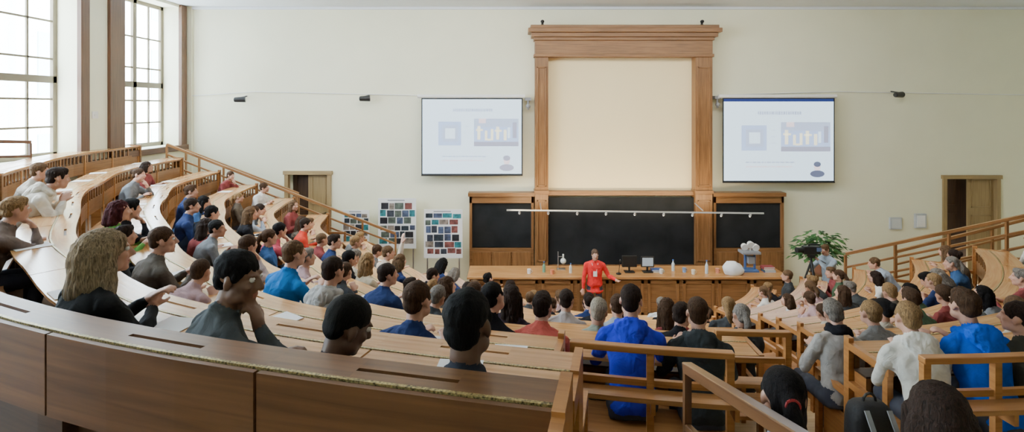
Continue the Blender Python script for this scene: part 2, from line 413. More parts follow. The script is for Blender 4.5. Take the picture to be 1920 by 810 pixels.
figure('desk', seed=1, wr=(.13, .36, .82), wl=(-.1, .38, .82)); figure('desk_turn', yaw=28, lean=10, side=4, wr=(.05, .36, .82), wl=(-.12, .34, .82), seed=2)
figure('lean', lean=29, wr=(.05, .40, .84), wl=(-.04, .40, .84), pitch=-2, seed=3)
figure('lean_turn', lean=24, yaw=-30, side=-6, wr=(.10, .40, .84), wl=(-.08, .42, .84), seed=4)
figure('chin', lean=22, yaw=10, roll=8, side=5, wr='chin', wl=(-.10, .38, .82), pr=(.5, .7, -1), curl=.9, seed=5)
figure('back', lean=-3, roll=5, wr=(.09, .27, .64), wl=(-.09, .27, .64), seed=6)
figure('down', lean=28, pitch=34, wr=(.12, .38, .82), wl=(-.12, .38, .82), seed=7)
figure('tilt', lean=17, side=9, roll=-12, yaw=-14, wr=(.15, .34, .82), wl=(-.05, .36, .82), seed=14)
figure('slump', lean=38, pitch=6, yaw=16, wr=(.10, .46, .83), wl=(-.16, .44, .83), seed=15)
figure('hero_profile', lean=12, yaw=-46, pitch=8, wr='chin', wl=(.02, .34, .80), pr=(.5, .9, -.7), curl=.9, voxel=.0075, fr=.0095, seed=8, broad=.95)
figure('hero_back', lean=0, yaw=-4, voxel=.008, fr=.0095, wr=(.12, .30, .78), wl=(-.12, .30, .78), seed=9, broad=.86)
figure('hero_bent', lean=8, yaw=-34, pitch=24, roll=6, voxel=.008, fr=.0095, wr=(.1, .32, .78), wl=(-.1, .32, .78), seed=10, broad=.86)
figure('hero_lean', lean=18, yaw=-8, voxel=.009, fr=.0095, seed=13, broad=1.)
figure('hero_side', lean=14, yaw=-22, wr=(.02, .40, .83), wl=(-.02, .40, .87), voxel=.008, fr=.0095, seed=11, broad=.92)
figure('wave', lean=8, yaw=-20, wr=(.30, .22, 1.42), pr=(1, 0, -.3), dr=(0, .1, 1), nr=(0, 1, 0), curl=.15, seed=12)
figure('lecturer', sit=False, lean=2, yaw=8, wr=(.27, .10, .84), wl=(-.46, .22, 1.10), nl=(0, .3, 1), pr=(.8, -.8, -.2), pl=(-.4, -.3, -1), coat=True, curl=.3, broad=1.05, seed=20)
figure('cameraman', sit=False, lean=8, yaw=10, pitch=12, wr=(.12, .40, 1.30), wl=(-.10, .42, 1.42), curl=.9, seed=21)
for st in ('buzz', 'short', 'crop', 'long', 'bushy', 'bob', 'bignear', 'tail', 'bun'): hairmesh(st)
hoodmesh(); scarfmesh()
def thing(name, loc, label, cat, group=None):
    e = bpy.data.objects.new(name, None); e.location = loc; e.empty_display_size = .1
    COL.objects.link(e); e['label'] = label; e['category'] = cat
    if group: e['group'] = group
    return e
def tag(o, label, cat, group=None):
    o['label'] = label; o['category'] = cat
    if group: o['group'] = group
    return o
def struct(o, label=None):
    o['kind'] = 'structure'
    if label: o['label'] = label
    return o
# ------------------------------------------------------------------ room
WY = 14.3; LX = -8.71; RX = 14.2; BY = -3.2; CZ = 7.47
DL = (W(540, 325, WY), W(616, 325, WY)); DR = (W(1772, 333, WY), W(1868, 333, WY))
b = MB(); xs = [LX-.6, DL[0].x, DL[1].x, DR[0].x, DR[1].x, RX+.3]
for i in range(5):
    z0 = 0 if i in (0, 2, 4) else (DL[0].z if i == 1 else DR[0].z)
    b.span((xs[i], WY, z0), (xs[i+1], WY+.4, CZ+.2))
struct(b.obj('wall_front', M_WALL), 'cream painted front wall')
b = MB(); b.span((LX-.6, BY-.2, CZ), (RX+.3, WY+.4, CZ+.2)); struct(b.obj('ceiling', M_CEIL))
b = MB(); b.span((RX, BY, 0), (RX+.3, WY, CZ)); struct(b.obj('wall_right', M_WALL))
b = MB(); b.span((LX-.6, BY-.3, 0), (RX+.3, BY, CZ)); struct(b.obj('wall_back', M_WALL))
WINS = [(11.9, 13.98), (8.2, 10.72), (4.8, 7.3), (1.4, 3.9)]
SILL = 3.80; WTOP = 7.40
b = MB()
b.span((LX-.5, BY, 0), (LX, WY, SILL)); b.span((LX-.5, BY, WTOP), (LX, WY, CZ))
edges = sorted([BY, WY]+[v for w in WINS for v in w])
for i in range(0, len(edges), 2): b.span((LX-.5, edges[i], SILL), (LX, edges[i+1], WTOP))
struct(b.obj('wall_left', M_WALL), 'cream side wall with tall windows')
b = MB()
b.span((LX, WY-.07, 0), (LX+.16, WY, CZ)); struct(b.obj('trim_1', M_WALL))
b = MB(); b.span((LX, WY-.06, CZ-.07), (RX, WY, CZ)); struct(b.obj('trim_2', M_CEIL, bevel=.01), 'grey plaster ceiling cornice')
for i, (y0, y1) in enumerate(WINS):
    b = MB((LX, y0, SILL))
    b.span((LX-.02, y1-.02, SILL-.1), (LX+.07, y1+.2, CZ-.01), 1)
    b.span((LX-.02, y0-.42, SILL-.1), (LX+.07, y0+.02, CZ-.01), 1)
    b.span((LX-.45, y0-.002, SILL), (LX-.0, y0+.03, WTOP), 1)
    b.span((LX-.02, y0-.42, SILL-.14), (LX+.12, y1+.2, SILL-.0), 1)
    gx = LX-.47; yc = (y0+y1)/2
    def v(y, w, z0=SILL, z1=WTOP, t=.07): b.span((gx-t/2, y-w/2, z0), (gx+t/2, y+w/2, z1), 0)
    def hh(z, w, ya=y0, yb=y1, t=.07): b.span((gx-t/2, ya, z-w/2), (gx+t/2, yb, z+w/2), 0)
    v(y0+.04, .10); v(y1-.04, .10); v(yc, .12); hh(SILL+.05, .1); hh(WTOP-.04, .1); hh(5.34, .14)
    v((y0+yc)/2, .045, t=.04); v((yc+y1)/2, .045, t=.04)
    for z in (4.4, 4.95, 5.75, 6.5): hh(z, .04, t=.04)
    struct(b.obj('window_%d' % (i+1), [M_WINF, M_TRIM], bevel=.006), 'tall multi-pane window with brown wooden surround')
b = MB((-17, 10, 0)); b.span((-17.4, -8, -2), (-17, 40, 16))
for i in range(16):
    y = -6+i*3; b.span((-17, y, -2), (-16.75, y+.5, 16))
    for z in (1.5, 5.2, 8.9): b.span((-17.0, y+1.1, z), (-16.96, y+2.3, z+2.3), 1)
tag(b.obj('building_facade', [plain('facade_plaster', (.85, .85, .84), .9), plain('facade_glass', (.42, .52, .60), .3)]), 'pale facade of the building seen outside the windows', 'building')
NR = 10
def R(k): return 10.8-.88*k
def Z(k): return 3.9-.31*k
def T(k): return Z(k)-.75 if k < 10 else 0.
b = MB(); b.span((LX, BY, -.2), (RX, WY, 0)); struct(b.obj('floor', M_OAKP), 'pale wooden hall floor')
b = MB()
def rout(f):
    a = math.radians(f); dx, dy = -math.sin(a), -math.cos(a); t = 99
    if dx < 0: t = min(t, (LX-CX)/dx)
    if dx > 0: t = min(t, (RX-CX)/dx)
    if dy < 0: t = min(t, (BY-CY)/dy)
    return t
b.arc(R(1), R(0), 0, T(1), 9, 91, 1); b.arc(R(1), R(0), 0, T(2)-.08, -61, 9, 0)
for k in range(2, NR): b.arc(R(k), R(k-1), .0, T(k), -61, 13, 0, step=2); b.arc(R(k), R(k-1), .0, T(k), 13, 91, 1, step=2)
f = -61
while f < 91:
    f2 = f+2; h0 = T(0) if f >= 9 else 2.6
    p = [polar(R(0), f), polar(rout(f), f, False), polar(rout(f2), f2, False), polar(R(0), f2)]
    m_ = 1 if f >= 9 else 0
    b.quad([(x, y, h0) for x, y in p], m_); b.quad([(p[0][0], p[0][1], 2.2), (p[3][0], p[3][1], 2.2), (p[3][0], p[3][1], h0), (p[0][0], p[0][1], h0)], m_)
    if f == 9: b.quad([(p[0][0], p[0][1], 2.2), (p[1][0], p[1][1], 2.2), (p[1][0], p[1][1], T(0)), (p[0][0], p[0][1], T(0))])
    f = f2
struct(b.obj('floor_2', [M_OAKP, M_TIER]), 'stepped wooden amphitheatre floor')
# ------------------------------------------------------------------ benches
M_SEAT = wood('bench_seat_oak', (.40, .175, .055), (.60, .30, .11), .3)
def bench(k, fa, fb, down=False, label='curved oak lecture bench with folding desktops'):
    r, z, t = R(k), Z(k), T(k); tl = T(k+1)
    fm = (fa+fb)/2; x, y = polar(r, fm)
    e = thing('lecture_bench', (x, y, tl), label, 'bench', 'curved lecture benches')
    o = e.location; lw = .12 if k == 0 else .16
    n = max(1, round(math.radians(fb-fa)*(r+.3)/1.02)); fs = [fa+(fb-fa)*i/n for i in range(n+1)]
    dk = (k == 0 and fa < 50)  # near bench takes the darker woods, shade put into their colour
    b = MB(o)
    if k <= 2:
        for i in range(n):
            a0, a1 = fs[i], fs[i+1]; w = a1-a0; g0, g1 = a0+w*.32, a0+w*.68
            b.arc(r-.02, r+lw, z-.025, z, a0, g0); b.arc(r-.02, r+lw, z-.025, z, g1, a1)
            b.arc(r-.02, r+.05, z-.025, z, g0, g1); b.arc(r+.07, r+lw, z-.025, z, g0, g1)
            b.arc(r+.05, r+.07, z-.025, z-.014, g0, g1, 1)
    else: b.arc(r-.02, r+lw, z-.025, z, fa, fb)
    b.obj('desk_ledge', [M_OAKL if dk else M_OAK, M_DARKW], e)
    b = MB(o); b.arc(r+lw+.001, r+lw+.015, z-.015, z+.002, fa, fb); b.obj('hinge', M_BRASS, e)
    for i in range(n):
        gg = .006/r*57.3; a0, a1 = fs[i]+gg, fs[i+1]-gg; b = MB(o)
        if down: b.arc(r+lw+.02, r+lw+.042, z-.33, z-.004, a0, a1)
        else: b.arc(r+lw+.02, r+.44, z-.022, z-.001, a0, a1)
        b.obj('desk_flap', M_OAKD if dk else M_OAK, e)
    b = MB(o)
    b.arc(r, r+.025, z-.42, z-.20, fa, fb); b.arc(r-.005, r+.03, z-.05, z-.025, fa, fb)
    s = .14/r*57.3; f = fa; wd = .035/r*57.3
    while f < fb-wd:
        b.arc(r, r+.02, z-.20, z-.05, f, f+wd); f += s
    if down: b.arc(r+.03, r+.06, t, z-.3, fa, fb)
    b.obj('back_panel', M_DARKW if dk else M_BACK, e)
    b = MB(o); b.arc(r+.025, r+lw-.002, z-.205, z-.19, fa, fb); b.obj('book_shelf', M_DARKW, e)
    if k < 9:
        b = MB(o); b.arc(r-.40, r-.02, tl+.42, tl+.45, fa, fb); b.obj('seat', M_SEAT, e)
    for i, f in enumerate(fs):
        w = .04/r*57.3; f = min(max(f, fa+w/2), fb-w/2)
        b = MB(o); b.arc(r+.027, r+lw-.003, t, z-.206, f-w/2, f+w/2); b.arc(r-.012, r, tl+.45, z-.05, f-w/2, f+w/2)
        if k < 9: b.arc(r-.36, r-.03, tl, tl+.419, f-w/2, f+w/2)
        b.obj('support', M_DARKW if dk else M_RAIL, e)
    for f in (fa-.04/r*57.3, fb):
        b = MB(o); w = .04/r*57.3
        if k <= 1: b.arc(r-.04, r+.20, tl, z+.02, f, f+w); b.arc(r+.20, r+.42, z-.10, z+.004, f, f+w)
        else:
            b.arc(r-.04, r+.02, tl, z+.04, f, f+w); b.arc(r+.38, r+.43, t, z-.05, f, f+w); b.arc(r-.04, r+.44, z-.05, z+.004, f, f+w); b.arc(r+.02, r+.38, z-.34, z-.29, f, f+w)
        if k < 9 and k > 0: b.arc(r-.42, r-.04, tl+.62, tl+.67, f, f+w); b.arc(r-.42, r-.37, tl, tl+.62, f, f+w)
        b.obj('end_panel', M_BACK if f > 30 else M_RAIL, e)
def railbench(k, fa, fb, lift=0.):
    r, z, t = R(k), Z(k)+lift, T(k); tl = T(k+1)
    x, y = polar(r, (fa+fb)/2)
    e = thing('railing_bench', (x, y, tl), 'orange oak railing with open back and bench board', 'bench', 'open railing benches')
    o = e.location
    b = MB(o); b.arc(r-.02, r+.04, z-.04, z, fa, fb, step=1); b.obj('top_rail', M_RAIL, e, bevel=.006)
    b = MB(o); b.arc(r-.01, r+.02, z-.25, z-.21, fa, fb, step=1); b.obj('middle_rail', M_RAIL, e)
    b = MB(o); b.arc(r+.03, r+.15, t+.46, t+.49, fa, fb, step=1); b.obj('foot_board', M_SEAT, e)
    b = MB(o); b.arc(r-.40, r-.04, tl+.42, tl+.45, fa, fb, step=1); b.obj('seat', M_SEAT, e)
    n = max(1, round(math.radians(fb-fa)*r/.45)); w = .045/r*57.3
    for i in range(n+1):
        f = fa+(fb-fa-w)*i/n; b = MB(o)
        b.arc(r-.01, r+.03, tl, z-.04, f, f+w); b.arc(r-.36, r-.01, tl, tl+.419, f, f+w*.6); b.arc(r+.03, r+.13, t+.38, t+.46, f, f+w*.6)
        b.obj('post', M_RAIL, e)
LIM = [90, 91, 91, 91, 91, 88, 76, 58, 48, 42]
AC = {4: -1.9, 5: -4, 6: -7, 7: -11, 8: -15, 9: -20}
BL = {0: [(12.0, 60), (60.5, 90)], 1: [(12.2, 91)], 2: [(13.4, 91)], 3: [(6.3, 91), (-61, -1.7)]}
for k in range(4, 10):
    h = (.5 if k == 4 else .4)/R(k)*57.3
    BL[k] = [(AC[k]+h, LIM[k]), (-61, AC[k]-h)]
for k in range(10):
    for fa, fb in BL[k]: bench(k, fa, fb, down=(k == 0 and fa < 50))
railbench(2, 6.5, 12.9); railbench(2, -32, -.6); railbench(3, 1.7, 5.7, .09)
def halfstep(k, fa, fb):
    r = R(k); b = MB((polar(r-.2, (fa+fb)/2)[0], polar(r-.2, (fa+fb)/2)[1], T(k+1)))
    b.arc(r-.3, r-.001, T(k+1), T(k+1)+.155, fa, fb, step=1)
    tag(b.obj('aisle_step', M_OAKP, bevel=.006), 'pale wooden half step in the aisle', 'step', 'aisle steps')
halfstep(0, 9.2, 11.8); halfstep(1, 9.2, 12)
halfstep(2, -.2, 6.3); halfstep(3, -1.4, 1.4)
for k in range(4, 9):
    h = .38/R(k)*57.3; halfstep(k, AC[k]-h, AC[k]+h)
def railing(pts, label, drop=(.0, .26, .52), post=1.0, w=.04, h=.055, hgt=.95, mat=M_RAIL, name='stair_railing'):
    p0, p1 = Vector(pts[0]), Vector(pts[1])
    e = thing(name, (p0.x, p0.y, p0.z-hgt), label, 'railing', 'stair railings')
    o = e.location
    for i, dz in enumerate(drop):
        b = MB(o); b.beam(p0-Vector((0, 0, dz)), p1-Vector((0, 0, dz)), w if i else w*1.5, h if i == 0 else h*.7)
        b.obj('handrail' if i == 0 else 'rail', mat, e, bevel=.005)
    n = max(1, round((p1-p0).length/post))
    for i in range(n+1):
        p = p0.lerp(p1, i/n); b = MB(o); b.span((p.x-w/2, p.y-w/2, p.z-hgt), (p.x+w/2, p.y+w/2, p.z-.02)); b.obj('post', mat, e)
railing(((.88, 2.68, 3.49), (.88, 1.15, 3.92)), 'oak stair handrail with posts beside the aisle', drop=(0, .3), post=1.5, w=.034, h=.05, hgt=.98, mat=wood('handrail_brown', (.17, .075, .032), (.28, .135, .058), .3))
railing(((-8.25, 12.75, 3.90), (-2.75, 12.6, 1.80)), 'stepped oak railing beside the side stairs', post=.88, hgt=.9, mat=M_BACK, drop=(0, .24, .46))
railing(((-8.25, 13.5, 3.70), (-5.4, 13.5, 2.6)), 'stepped oak railing along the wall side of the stairs', post=1.1, hgt=.9, drop=(0, .3), mat=M_BACK)
pA = polar(4.5, -62.5); pB = polar(9.2, -62.5)
railing(((pA[0], pA[1], 1.98), (pB[0], pB[1], 3.75)), 'orange oak railing rising beside the tiers', post=.85, hgt=1.0, mat=M_BACK)
pA = polar(5.6, -75); pB = polar(10.5, -75)
railing(((pA[0], pA[1], 1.85), (pB[0], pB[1], 3.6)), 'orange oak railing on the wall side of the stairs', post=.9, hgt=1.0, mat=M_BACK)
railing(((-8.45, 7.6, 4.32), (-8.45, 9.35, 4.18)), 'dark oak guard rail under the window', post=.9, hgt=1.05, drop=(0, .25), mat=M_TRIM)
for i in range(12):
    x0 = -8.6+i*.52; z = 3.1-i*.26
    if z < .2: break
    b = MB((x0, 13., 0)); b.span((x0, 12.8, 0), (x0+.52, 13.45, z)); tag(b.obj('stair_step', M_RISER), 'wooden side stair step', 'step', 'side stair steps')
# ------------------------------------------------------------------ front wall joinery
Y1 = 13.95
def px(x, d): return (x-960)*d/F
def pz(y, d): return EYE-(y-HOR)*d/F
fr = thing('blackboard_frame', (px(1169, Y1), WY, 0), 'tall carved oak portal framing a niche and blackboard', 'wooden frame')
for (a, c) in ((1003, 1028), (1304, 1336)):
    b = MB(fr.location); xa, xc = px(a, Y1), px(c, Y1); z0, z1 = 0.0, pz(104, Y1)
    b.span((xa, Y1, z0), (xc, WY-.01, z1)); b.span((xa-.03, Y1-.05, z0), (xc+.03, WY-.01, .5))
    for s0, s1 in ((pz(350, Y1), pz(125, Y1)), (pz(490, Y1), pz(375, Y1))):
        b.span((xa+.05, Y1-.025, s0), (xa+.09, Y1, s1)); b.span((xc-.09, Y1-.025, s0), (xc-.05, Y1, s1))
        b.span((xa+.05, Y1-.025, s0), (xc-.05, Y1, s0+.04)); b.span((xa+.05, Y1-.025, s1-.04), (xc-.05, Y1, s1))
    b.span((xa-.02, Y1-.04, pz(363, Y1)), (xc+.02, WY-.01, pz(357, Y1)))
    b.obj('pilaster', M_FRAME, fr, bevel=.006)
b = MB(fr.location)
b.span((px(1003, Y1), Y1-.02, pz(104, Y1)), (px(1336, Y1), WY-.01, pz(76, Y1)))
for i, (ya, yb, ex) in enumerate(((76, 70, .05), (70, 62, .12), (62, 54, .20), (54, 48, .14))):
    b.span((px(1003, Y1)-ex+.02, Y1-.02-ex, pz(ya, Y1)), (px(1336, Y1)+ex-.02, WY-.01, pz(yb, Y1)))
b.span((px(1003, Y1)-.03, Y1-.05, pz(107, Y1)), (px(1336, Y1)+.03, WY-.01, pz(101, Y1)))
b.obj('cornice', M_FRAME, fr, bevel=.01)
b = MB(fr.location); b.span((px(1027, Y1), WY-.05, pz(360, Y1)), (px(1304, Y1), WY-.002, pz(104, Y1))); b.obj('niche_panel', M_NICHE, fr)
b = MB(fr.location); b.span((px(1027, Y1), Y1+.12, pz(368, Y1)), (px(1305, Y1), WY-.01, pz(360, Y1))); b.span((px(1027, Y1), Y1+.1, 0), (px(1305, Y1), WY-.01, pz(499, Y1))); b.obj('board_rail', M_FRAME, fr, bevel=.005)
b = MB(fr.location); b.span((px(1029, 14.05), 14.07, pz(498, 14.05)), (px(1307, 14.05), 14.14, pz(371, 14.05))); b.obj('blackboard', M_CHALK, fr)
b = MB(fr.location); b.span((px(1029, 14.05), 13.98, pz(499, 14.05)), (px(1307, 14.05), 14.06, pz(496, 14.05))); b.obj('chalk_tray', M_FRAME, fr)
def small_lamp(x):
    p = W(x, 47, 13.9); b = MB(p); b.cyl(p, p+Vector((0, 0, .05)), .03); b.sph(p+Vector((0, -.02, .09)), (.05, .07, .045)); tag(b.obj('spot_lamp', M_BLACK, smooth=True), 'small black spotlight standing on the cornice', 'lamp', 'cornice spotlights')
small_lamp(1017); small_lamp(1316)
for (a, c) in ((880, 1001), (1338, 1470)):
    e = thing('side_blackboard', (px((a+c)/2, 14.05), 14.1, 0), 'smaller chalkboard in an oak cabinet with moulded top', 'blackboard', 'side chalkboards')
    xa, xc = px(a, 14.05), px(c, 14.05)
    b = MB(e.location)
    b.span((xa, 14.05, 0), (xc, WY-.01, pz(466, 14.05))); b.span((xa, 14.05, pz(466, 14.05)), (xa+.07, WY-.01, pz(368, 14.05))); b.span((xc-.07, 14.05, pz(466, 14.05)), (xc, WY-.01, pz(368, 14.05)))
    b.span((xa, 14.05, pz(381, 14.05)), (xc, WY-.01, pz(368, 14.05))); b.span((xa-.03, 13.98, pz(368, 14.05)), (xc+.03, WY-.01, pz(361, 14.05)))
    nn = 3
    for i in range(nn):
        u0 = xa+.08+(xc-xa-.12)*i/nn; u1 = xa+.04+(xc-xa-.12)*(i+1)/nn
        b.span((u0, 14.02, .2), (u1, 14.06, pz(472, 14.05)))
    b.obj('cabinet_frame', M_FRAME, e, bevel=.006)
    b = MB(e.location); b.span((xa+.06, 14.12, pz(465, 14.05)), (xc-.06, 14.2, pz(380, 14.05))); b.obj('writing_surface', M_CHALK, e)
e = thing('board_light', (px(1190, 13.3), 13.3, pz(397, 13.3)), 'long white light bar with small spot lamps above the boards', 'lamp')
p0, p1 = W(950, 394, 13.3), W(1432, 400, 13.3)
b = MB(e.location); b.beam(p0, p1, .035, .035); b.obj('bar', plain('pale_grey_bar', (.5, .5, .48), .5), e)
for x in (1015, 1318):
    p = W(x, 395, 13.3); b = MB(e.location); b.beam(p, (p.x, Y1-.055, p.z+.08), .02, .02); b.obj('bracket', M_GREY, e)
for i in range(9):
    p = p0.lerp(p1, .05+.9*i/8); b = MB(e.location); b.cyl(p+Vector((0, 0, -.015)), p+Vector((0, .05, -.08)), .02, .032, m=0); b.sph(p+Vector((0, .053, -.084)), .024, 1)
    b.obj('spot_head', [M_WHITE, emat('warm_bulb', (1, .88, .65), 16)], e, smooth=False)
def screen(x0, x1, y0, y1, band):
    d = 14.0; a, c = W(x0, y0, d), W(x1, y1, d)
    e = thing('projector_screen', (a.x, d, c.z), 'hanging projector screen showing a pale slide', 'projector screen', 'projector screens')
    b = MB(e.location); b.span((a.x, d, c.z), (c.x, d+.012, a.z)); b.obj('frame', M_BLACK, e)
    i = .03; t = .03 if not band else .09
    X0, X1, Z0, Z1 = a.x+i, c.x-i, c.z+i, a.z-t
    m0 = emat('slide_white', (.68, .86, 1.0), 1.8); m1 = emat('slide_grey_text', (.56, .68, .92), 1.25); m2 = emat('slide_blue', (.50, .66, 1.), 1.4)
    m3 = emat('slide_yellow', (1., .97, .74), 1.6); m4 = emat('slide_dark', (.22, .26, .42), .7); m5 = emat('slide_lilac', (.50, .52, .68), 1.05); m6 = emat('slide_pink', (.98, .82, .88), 1.4); m7 = emat('slide_band', (.03, .06, .30), .6)
    b = MB(e.location); b.span((X0, d-.004, Z0), (X1, d, Z1)); b.obj('slide', m0, e)
    if band:
        b = MB(e.location); b.span((X0, d-.004, Z1), (X1, d, a.z-.02)); b.obj('slide_band', m7, e)
    wS, hS = X1-X0, Z1-Z0
    def R_(u0, v0, u1, v1, m, l=1): b.span((X0+u0*wS, d-.004-.002*l, Z1-v1*hS), (X0+u1*wS, d-.0045, Z1-v0*hS), m)
    b = MB(e.location)
    rr = random.Random(3)
    u = .31
    while u < .70:
        w = rr.uniform(.008, .02); R_(u, .125, u+w, .165, 0); u += w+.006
    R_(.16, .30, .39, .62, 1); R_(.20, .35, .36, .57, 0, 2); R_(.23, .39, .33, .53, 6, 3)
    for q in range(3): R_(.43, .36+q*.08, .47, .365+q*.08, 0)
    # picture of a building with pale tall window shapes of uneven height
    R_(.52, .26, .97, .63, 0, 1); R_(.52, .37, .97, .60, 1, 2); R_(.52, .57, .97, .63, 2, 3)
    for (ua, va, ub, vb) in ((.555, .36, .585, .54), (.54, .40, .61, .425), (.63, .42, .655, .55), (.655, .53, .69, .555), (.69, .40, .715, .55), (.745, .37, .775, .54), (.73, .41, .80, .435), (.82, .41, .85, .55), (.86, .38, .885, .52)): R_(ua, va, ub, vb, 4 if ua < .84 else 6, 4)
    R_(.57, .26, .64, .32, 5, 4); R_(.91, .31, .95, .52, 2, 5)
    for q in range(2):
        u = .2
        while u < .62:
            w = rr.uniform(.01, .04); R_(u, .76+q*.055, u+w, .775+q*.055, 5 if q else 0); u += w+.01
    b.obj('slide_graphics', [m1, m2, m5, m5, m3, m6, m0], e)
    b = MB(e.location)
    cx, cz = X0+.85*wS, Z1-.84*hS
    b.sph((cx, d-.008, cz+.03), (.085, .004, .11), 0, 20); b.sph((cx, d-.012, cz+.10), (.095, .004, .07), 1, 20)
    b.sph((cx, d-.013, cz-.15), (.19, .004, .09), 1, 20)
    b.obj('slide_portrait', [m6, m4 if band else m5], e)
    b = MB(e.location); b.cyl((a.x-.1, d+.03, a.z+.05), (c.x+.06, d+.03, a.z+.05), .05); b.obj('roller_case', M_WHITE, e)
    for x in (a.x+.1, c.x-.1):
        b = MB(e.location); b.span((x-.02, d+.03, a.z+.02), (x+.02, WY, a.z+.08)); b.obj('wall_bracket', M_WHITE, e)
    b = MB(e.location); b.cyl((a.x, d, c.z-.01), (c.x, d, c.z-.01), .018); b.obj('bottom_bar', M_BLACK, e)
screen(790, 980, 184, 328, False); screen(1355, 1565, 184, 341, True)
for xx, yy in ((990, 190), (1345, 187)):
    p = W(xx, yy, 14.1); b = MB(p); b.span(p+Vector((-.08, -.05, .02)), p+Vector((.08, .2, .1))); b.cyl(p+Vector((0, 0, .02)), p+Vector((0, 0, -.22)), .025); b.sph(p+Vector((0, -.02, -.13)), .06)
    tag(b.obj('bracket', M_GREY), 'small grey metal bracket beside the screen', 'bracket', 'screen brackets')
for P in ([W(355, 180, 14.27), W(480, 172, 14.27), W(785, 179, 14.27), W(985, 180, 14.27)], [W(1345, 178, 14.27), W(1570, 172, 14.27), W(1925, 178, 14.27)]):
    b = MB(P[0])
    for i in range(len(P)-1): b.cyl(P[i], P[i+1], .012, n=6)
    tag(b.obj('wall_cable', M_WHITE), 'thin white cable conduit along the wall', 'cable', 'wall cables')
for xx, yy, s in ((452, 187, -1), (686, 185, 1), (1686, 178, -1)):
    p = W(xx, yy, 14.0); e = thing('wall_speaker', p, 'small black wall speaker on a bracket', 'speaker', 'wall speakers')
    b = MB(p); b.cyl(p+Vector((-.13, -.05, 0)), p+Vector((.10, .03, .01)), .065, .08, n=18); b.sph(p+Vector((-.13, -.05, 0)), (.03, .06, .065)); b.obj('speaker_body', M_BLACK, e, bevel=.004)
    b = MB(p); b.beam(p+Vector((0, 0, .06)), (p.x, WY, p.z+.10), .03, .03); b.obj('bracket', M_BLACK, e)
def door(n, dl, dr, z):
    w = dr.x-dl.x; b = MB((dl.x, WY, 0))
    t = .08
    b.span((dl.x-t, WY-.05, 0), (dl.x+.02, WY+.1, z+.0), 1); b.span((dr.x-.02, WY-.05, 0), (dr.x+t, WY+.1, z), 1); b.span((dl.x-t-.03, WY-.07, z-.03), (dr.x+t+.03, WY+.1, z+.07), 1)
    b.span((dl.x-.1, WY+.401, 0), (dr.x+.1, WY+.45, z+.1), 2)  # added dark backing, blocks the bright sky behind the leaf gap
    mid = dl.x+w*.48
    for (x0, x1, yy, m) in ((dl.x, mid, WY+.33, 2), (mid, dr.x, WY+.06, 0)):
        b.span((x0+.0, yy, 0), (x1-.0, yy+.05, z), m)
        for q in range(3):
            za = .15+q*z/3; zb = za+z/3-.2
            b.span((x0+.09, yy-.015, za), (x1-.09, yy, za+.03), m); b.span((x0+.09, yy-.015, zb-.03), (x1-.09, yy, zb), m)
            b.span((x0+.09, yy-.015, za), (x0+.12, yy, zb), m); b.span((x1-.12, yy-.015, za), (x1-.09, yy, zb), m)
    b.cyl((mid+.06, WY+.06, 1.1), (mid+.06, WY-.02, 1.1), .02, m=3)
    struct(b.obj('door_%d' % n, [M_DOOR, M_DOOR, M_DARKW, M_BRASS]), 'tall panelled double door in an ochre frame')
door(1, DL[0], DL[1], DL[0].z); door(2, DR[0], DR[1], DR[0].z)
for (x0, x1, y0, y1, m, lb) in ((1669, 1691, 408, 430, M_GREY, 'grey metal electrical box on the wall'), (1716, 1737, 401, 428, M_PAPER, 'framed white notice on the wall')):
    a, c = W(x0, y0, 14.25), W(x1, y1, 14.25); e = thing('wall_notice', (a.x, 14.27, c.z), lb, 'notice')
    b = MB(e.location); b.span((a.x, 14.24, c.z), (c.x, WY, a.z)); b.obj('frame', plain('pale_grey_metal', (.5, .53, .56), .5), e, bevel=.004)
    b = MB(e.location); b.span((a.x+.04, 14.232, c.z+.04), (c.x-.04, 14.24, a.z-.04)); b.obj('sheet', M_PAPER if m == M_PAPER else plain('box_face', (.6, .62, .62), .5), e)
b = MB((LX, 11.15, 4.6)); b.span((LX, 11.05, 4.55), (LX+.02, 11.2, 4.7)); b.span((LX+.02, 11.1, 4.6), (LX+.03, 11.15, 4.65)); tag(b.obj('light_switch', M_WHITE), 'small white light switch on the pier', 'light switch')
def poster(x0, x1, y0, y1, d):
    a, c = W(x0, y0, d), W(x1, y1, d); e = thing('poster_board', ((a.x+c.x)/2, d, 0), 'white display board covered with small photographs', 'display board', 'photo display boards')
    b = MB(e.location); b.span((a.x, d, c.z), (c.x, d+.03, a.z)); b.obj('board', M_PAPER, e)
    b = MB(e.location)
    for x in (a.x+.08, c.x-.08): b.beam((x, d+.05, 0), (x, d+.05, c.z+.5), .03, .03); b.beam((x, d-.15, .02), (x, d+.35, .02), .03, .03)
    b.obj('stand', M_STEEL, e)
    cols = [(.03, .035, .05), (.06, .08, .14), (.03, .18, .20), (.18, .06, .05), (.08, .10, .08), (.22, .18, .15), (.015, .015, .02), (.02, .03, .04)]
    ms = [plain('photo_%d' % i, q, .5, var=.7, vs=9) for i, q in enumerate(cols)]
    w, h = c.x-a.x, a.z-c.z; v = .085; j = 0
    while v < .88:
        rh = random.uniform(.09, .14); u = random.uniform(.03, .09)
        while u < .86:
            rw = min(random.uniform(.12, .26), .97-u); oy = random.uniform(-.012, .012)
            b = MB(e.location); b.span((a.x+w*u, d-.004, a.z-h*(v+rh+oy)), (a.x+w*(u+rw), d, a.z-h*(v+oy))); b.obj('photograph', random.choice(ms), e); u += rw+random.uniform(.012, .04)
        v += rh+random.uniform(.022, .035)
    b = MB(e.location)
    b.span((a.x+w*.25, d-.003, a.z-h*.05), (a.x+w*.7, d, a.z-h*.03))
    b.obj('heading', M_GREY, e)
